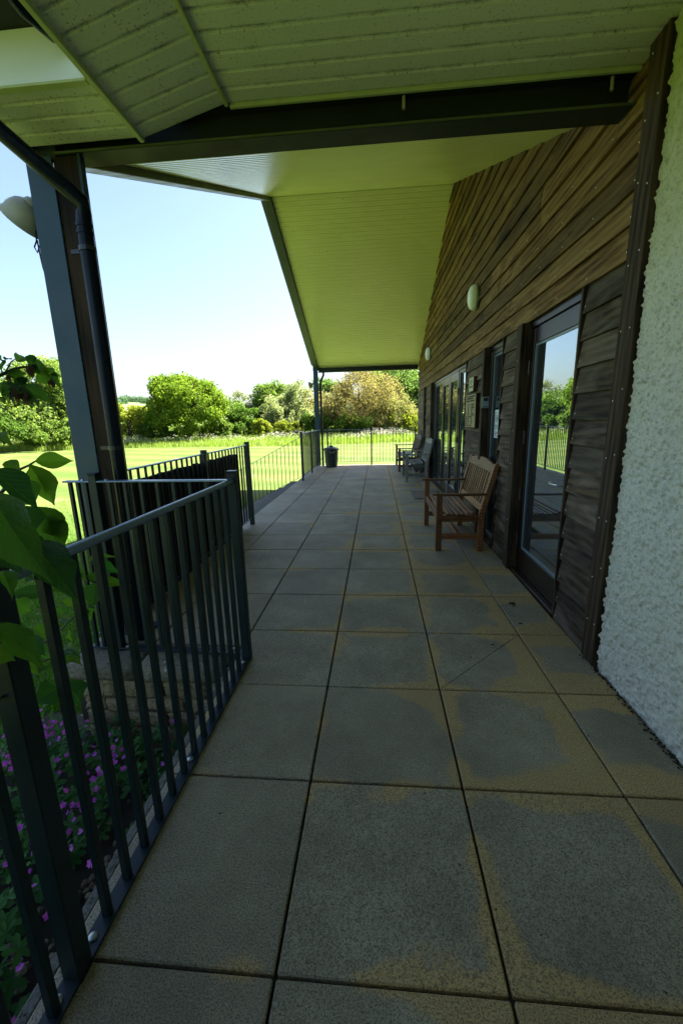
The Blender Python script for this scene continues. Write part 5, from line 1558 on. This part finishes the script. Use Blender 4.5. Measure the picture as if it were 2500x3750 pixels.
def gravel():
    r = np.random.default_rng(31)
    ico = bmesh.new(); bmesh.ops.create_icosphere(ico, subdivisions=1, radius=1)
    vs = np.array([v.co[:] for v in ico.verts]); fs = np.array([[v.index for v in f.verts] for f in ico.faces]); ico.free()
    n = 900
    x = r.uniform(-1.42, -0.90, n); y = r.uniform(0.3, 2.05, n)
    keep = (x > -1.28 + 0.1 * np.sin(y * 5)) | (r.uniform(size=n) < 0.15)
    x, y = x[keep], y[keep]; n = len(x)
    z = bed_z(x, y) + 0.012 + r.uniform(0, 0.012, n)
    s = r.uniform(0.010, 0.021, n)
    sc = r.uniform(0.6, 1.2, (n, 1, 3)) * s[:, None, None]
    V = (vs[None] * sc * r.uniform(0.85, 1.15, (n, len(vs), 1)) + np.stack([x, y, z], 1)[:, None, :]).reshape(-1, 3)
    F = (fs[None] + (np.arange(n) * len(vs))[:, None, None]).reshape(-1)
    me = raw_mesh('gravel', V, F, 3, M['gravel'])
    o = link('gravel', me, None, (0, 0, 0)); tag(o, 'tan pebbles lying along the foot of the ramp kerb', 'gravel', kind='stuff')
gravel()
# one loose stone in the grass by the wall corner
bm = bmesh.new(); bmesh.ops.create_icosphere(bm, subdivisions=2, radius=1)
for v in bm.verts: v.co = Vector((v.co.x * 0.075, v.co.y * 0.05, v.co.z * 0.04)) * random.uniform(0.8, 1.15)
me = bpy.data.meshes.new('loose_stone'); bm.to_mesh(me); bm.free(); me.materials.append(M['coping'])
o = link('loose_stone', me, None, (-2.12, 2.42, ZG + 0.03)); tag(o, 'pale loose stone in the grass beside the stone wall corner', 'stone')
# dead leaves on the slabs
def debris(x, y, s, label):
    b = MB(); k = 7
    for i in range(k):
        t = i * 6.283 / k; q = s * random.uniform(0.6, 1.2)
        b.v.append((x + math.cos(t) * q * 1.5, y + math.sin(t) * q, 0.004 + random.uniform(0, 0.006)))
    b.v.append((x, y, 0.010)); 
    for i in range(k): b.f.append((i, (i + 1) % k, k))
    o = b.build('dead_leaf', M['trimwood'], None, fix=False); tag(o, label, 'dead leaf')
def litter():
    r = random.Random(12); b = MB()
    for k in range(420):
        y = r.uniform(0.7, 2.33); x = 1.232 - abs(r.gauss(0, 0.012)) - (0.02 * r.random() if r.random() < .15 else 0)
        s_ = r.uniform(0.002, 0.007); z = r.uniform(0.0, 0.006); a = r.uniform(0, 6.28); k0 = len(b.v)
        b.v += [(x + math.cos(a) * s_ * 1.8, y + math.sin(a) * s_ * 1.8, z), (x + math.cos(a + 2) * s_, y + math.sin(a + 2) * s_, z), (x + math.cos(a + 4) * s_, y + math.sin(a + 4) * s_, z), (x, y, z + s_ * 1.2)]
        b.f += [(k0, k0 + 1, k0 + 3), (k0 + 1, k0 + 2, k0 + 3), (k0 + 2, k0, k0 + 3)]
    for k in range(260):   # crumbs in the joints and over the slabs
        if r.random() < 0.6: x = -0.273 + 0.6 * r.choice((-1, 0, 1, 2)) + r.gauss(0, .006); y = r.uniform(0.5, 6)
        else: x = r.uniform(-0.75, 1.2); y = r.uniform(0.5, 7)
        s_ = r.uniform(0.0015, 0.004); a = r.uniform(0, 6.28); k0 = len(b.v); z = 0.0005
        b.v += [(x + math.cos(a) * s_ * 1.8, y + math.sin(a) * s_ * 1.8, z), (x + math.cos(a + 2) * s_, y + math.sin(a + 2) * s_, z), (x + math.cos(a + 4) * s_, y + math.sin(a + 4) * s_, z), (x, y, z + s_ * 1.2)]
        b.f += [(k0, k0 + 1, k0 + 3), (k0 + 1, k0 + 2, k0 + 3), (k0 + 2, k0, k0 + 3)]
    o = b.build('leaf_litter', M['soil'], None, (0, 0, 0), fix=False); tag(o, 'dark crumbs and litter along the foot of the roughcast wall', 'litter', kind='stuff')
litter()
debris(1.02, 3.02, 0.022, 'dark dead leaf on the slab before the glass door')
debris(0.98, 2.70, 0.012, 'small dark scrap on the tan slab near the corner board')
debris(0.72, 2.42, 0.010, 'tiny dark scrap below the diagonal slab cut')
debris(0.98, 4.95, 0.03, 'dark dead leaf on the slab behind the brown teak bench')

bpy.context.view_layer.update()
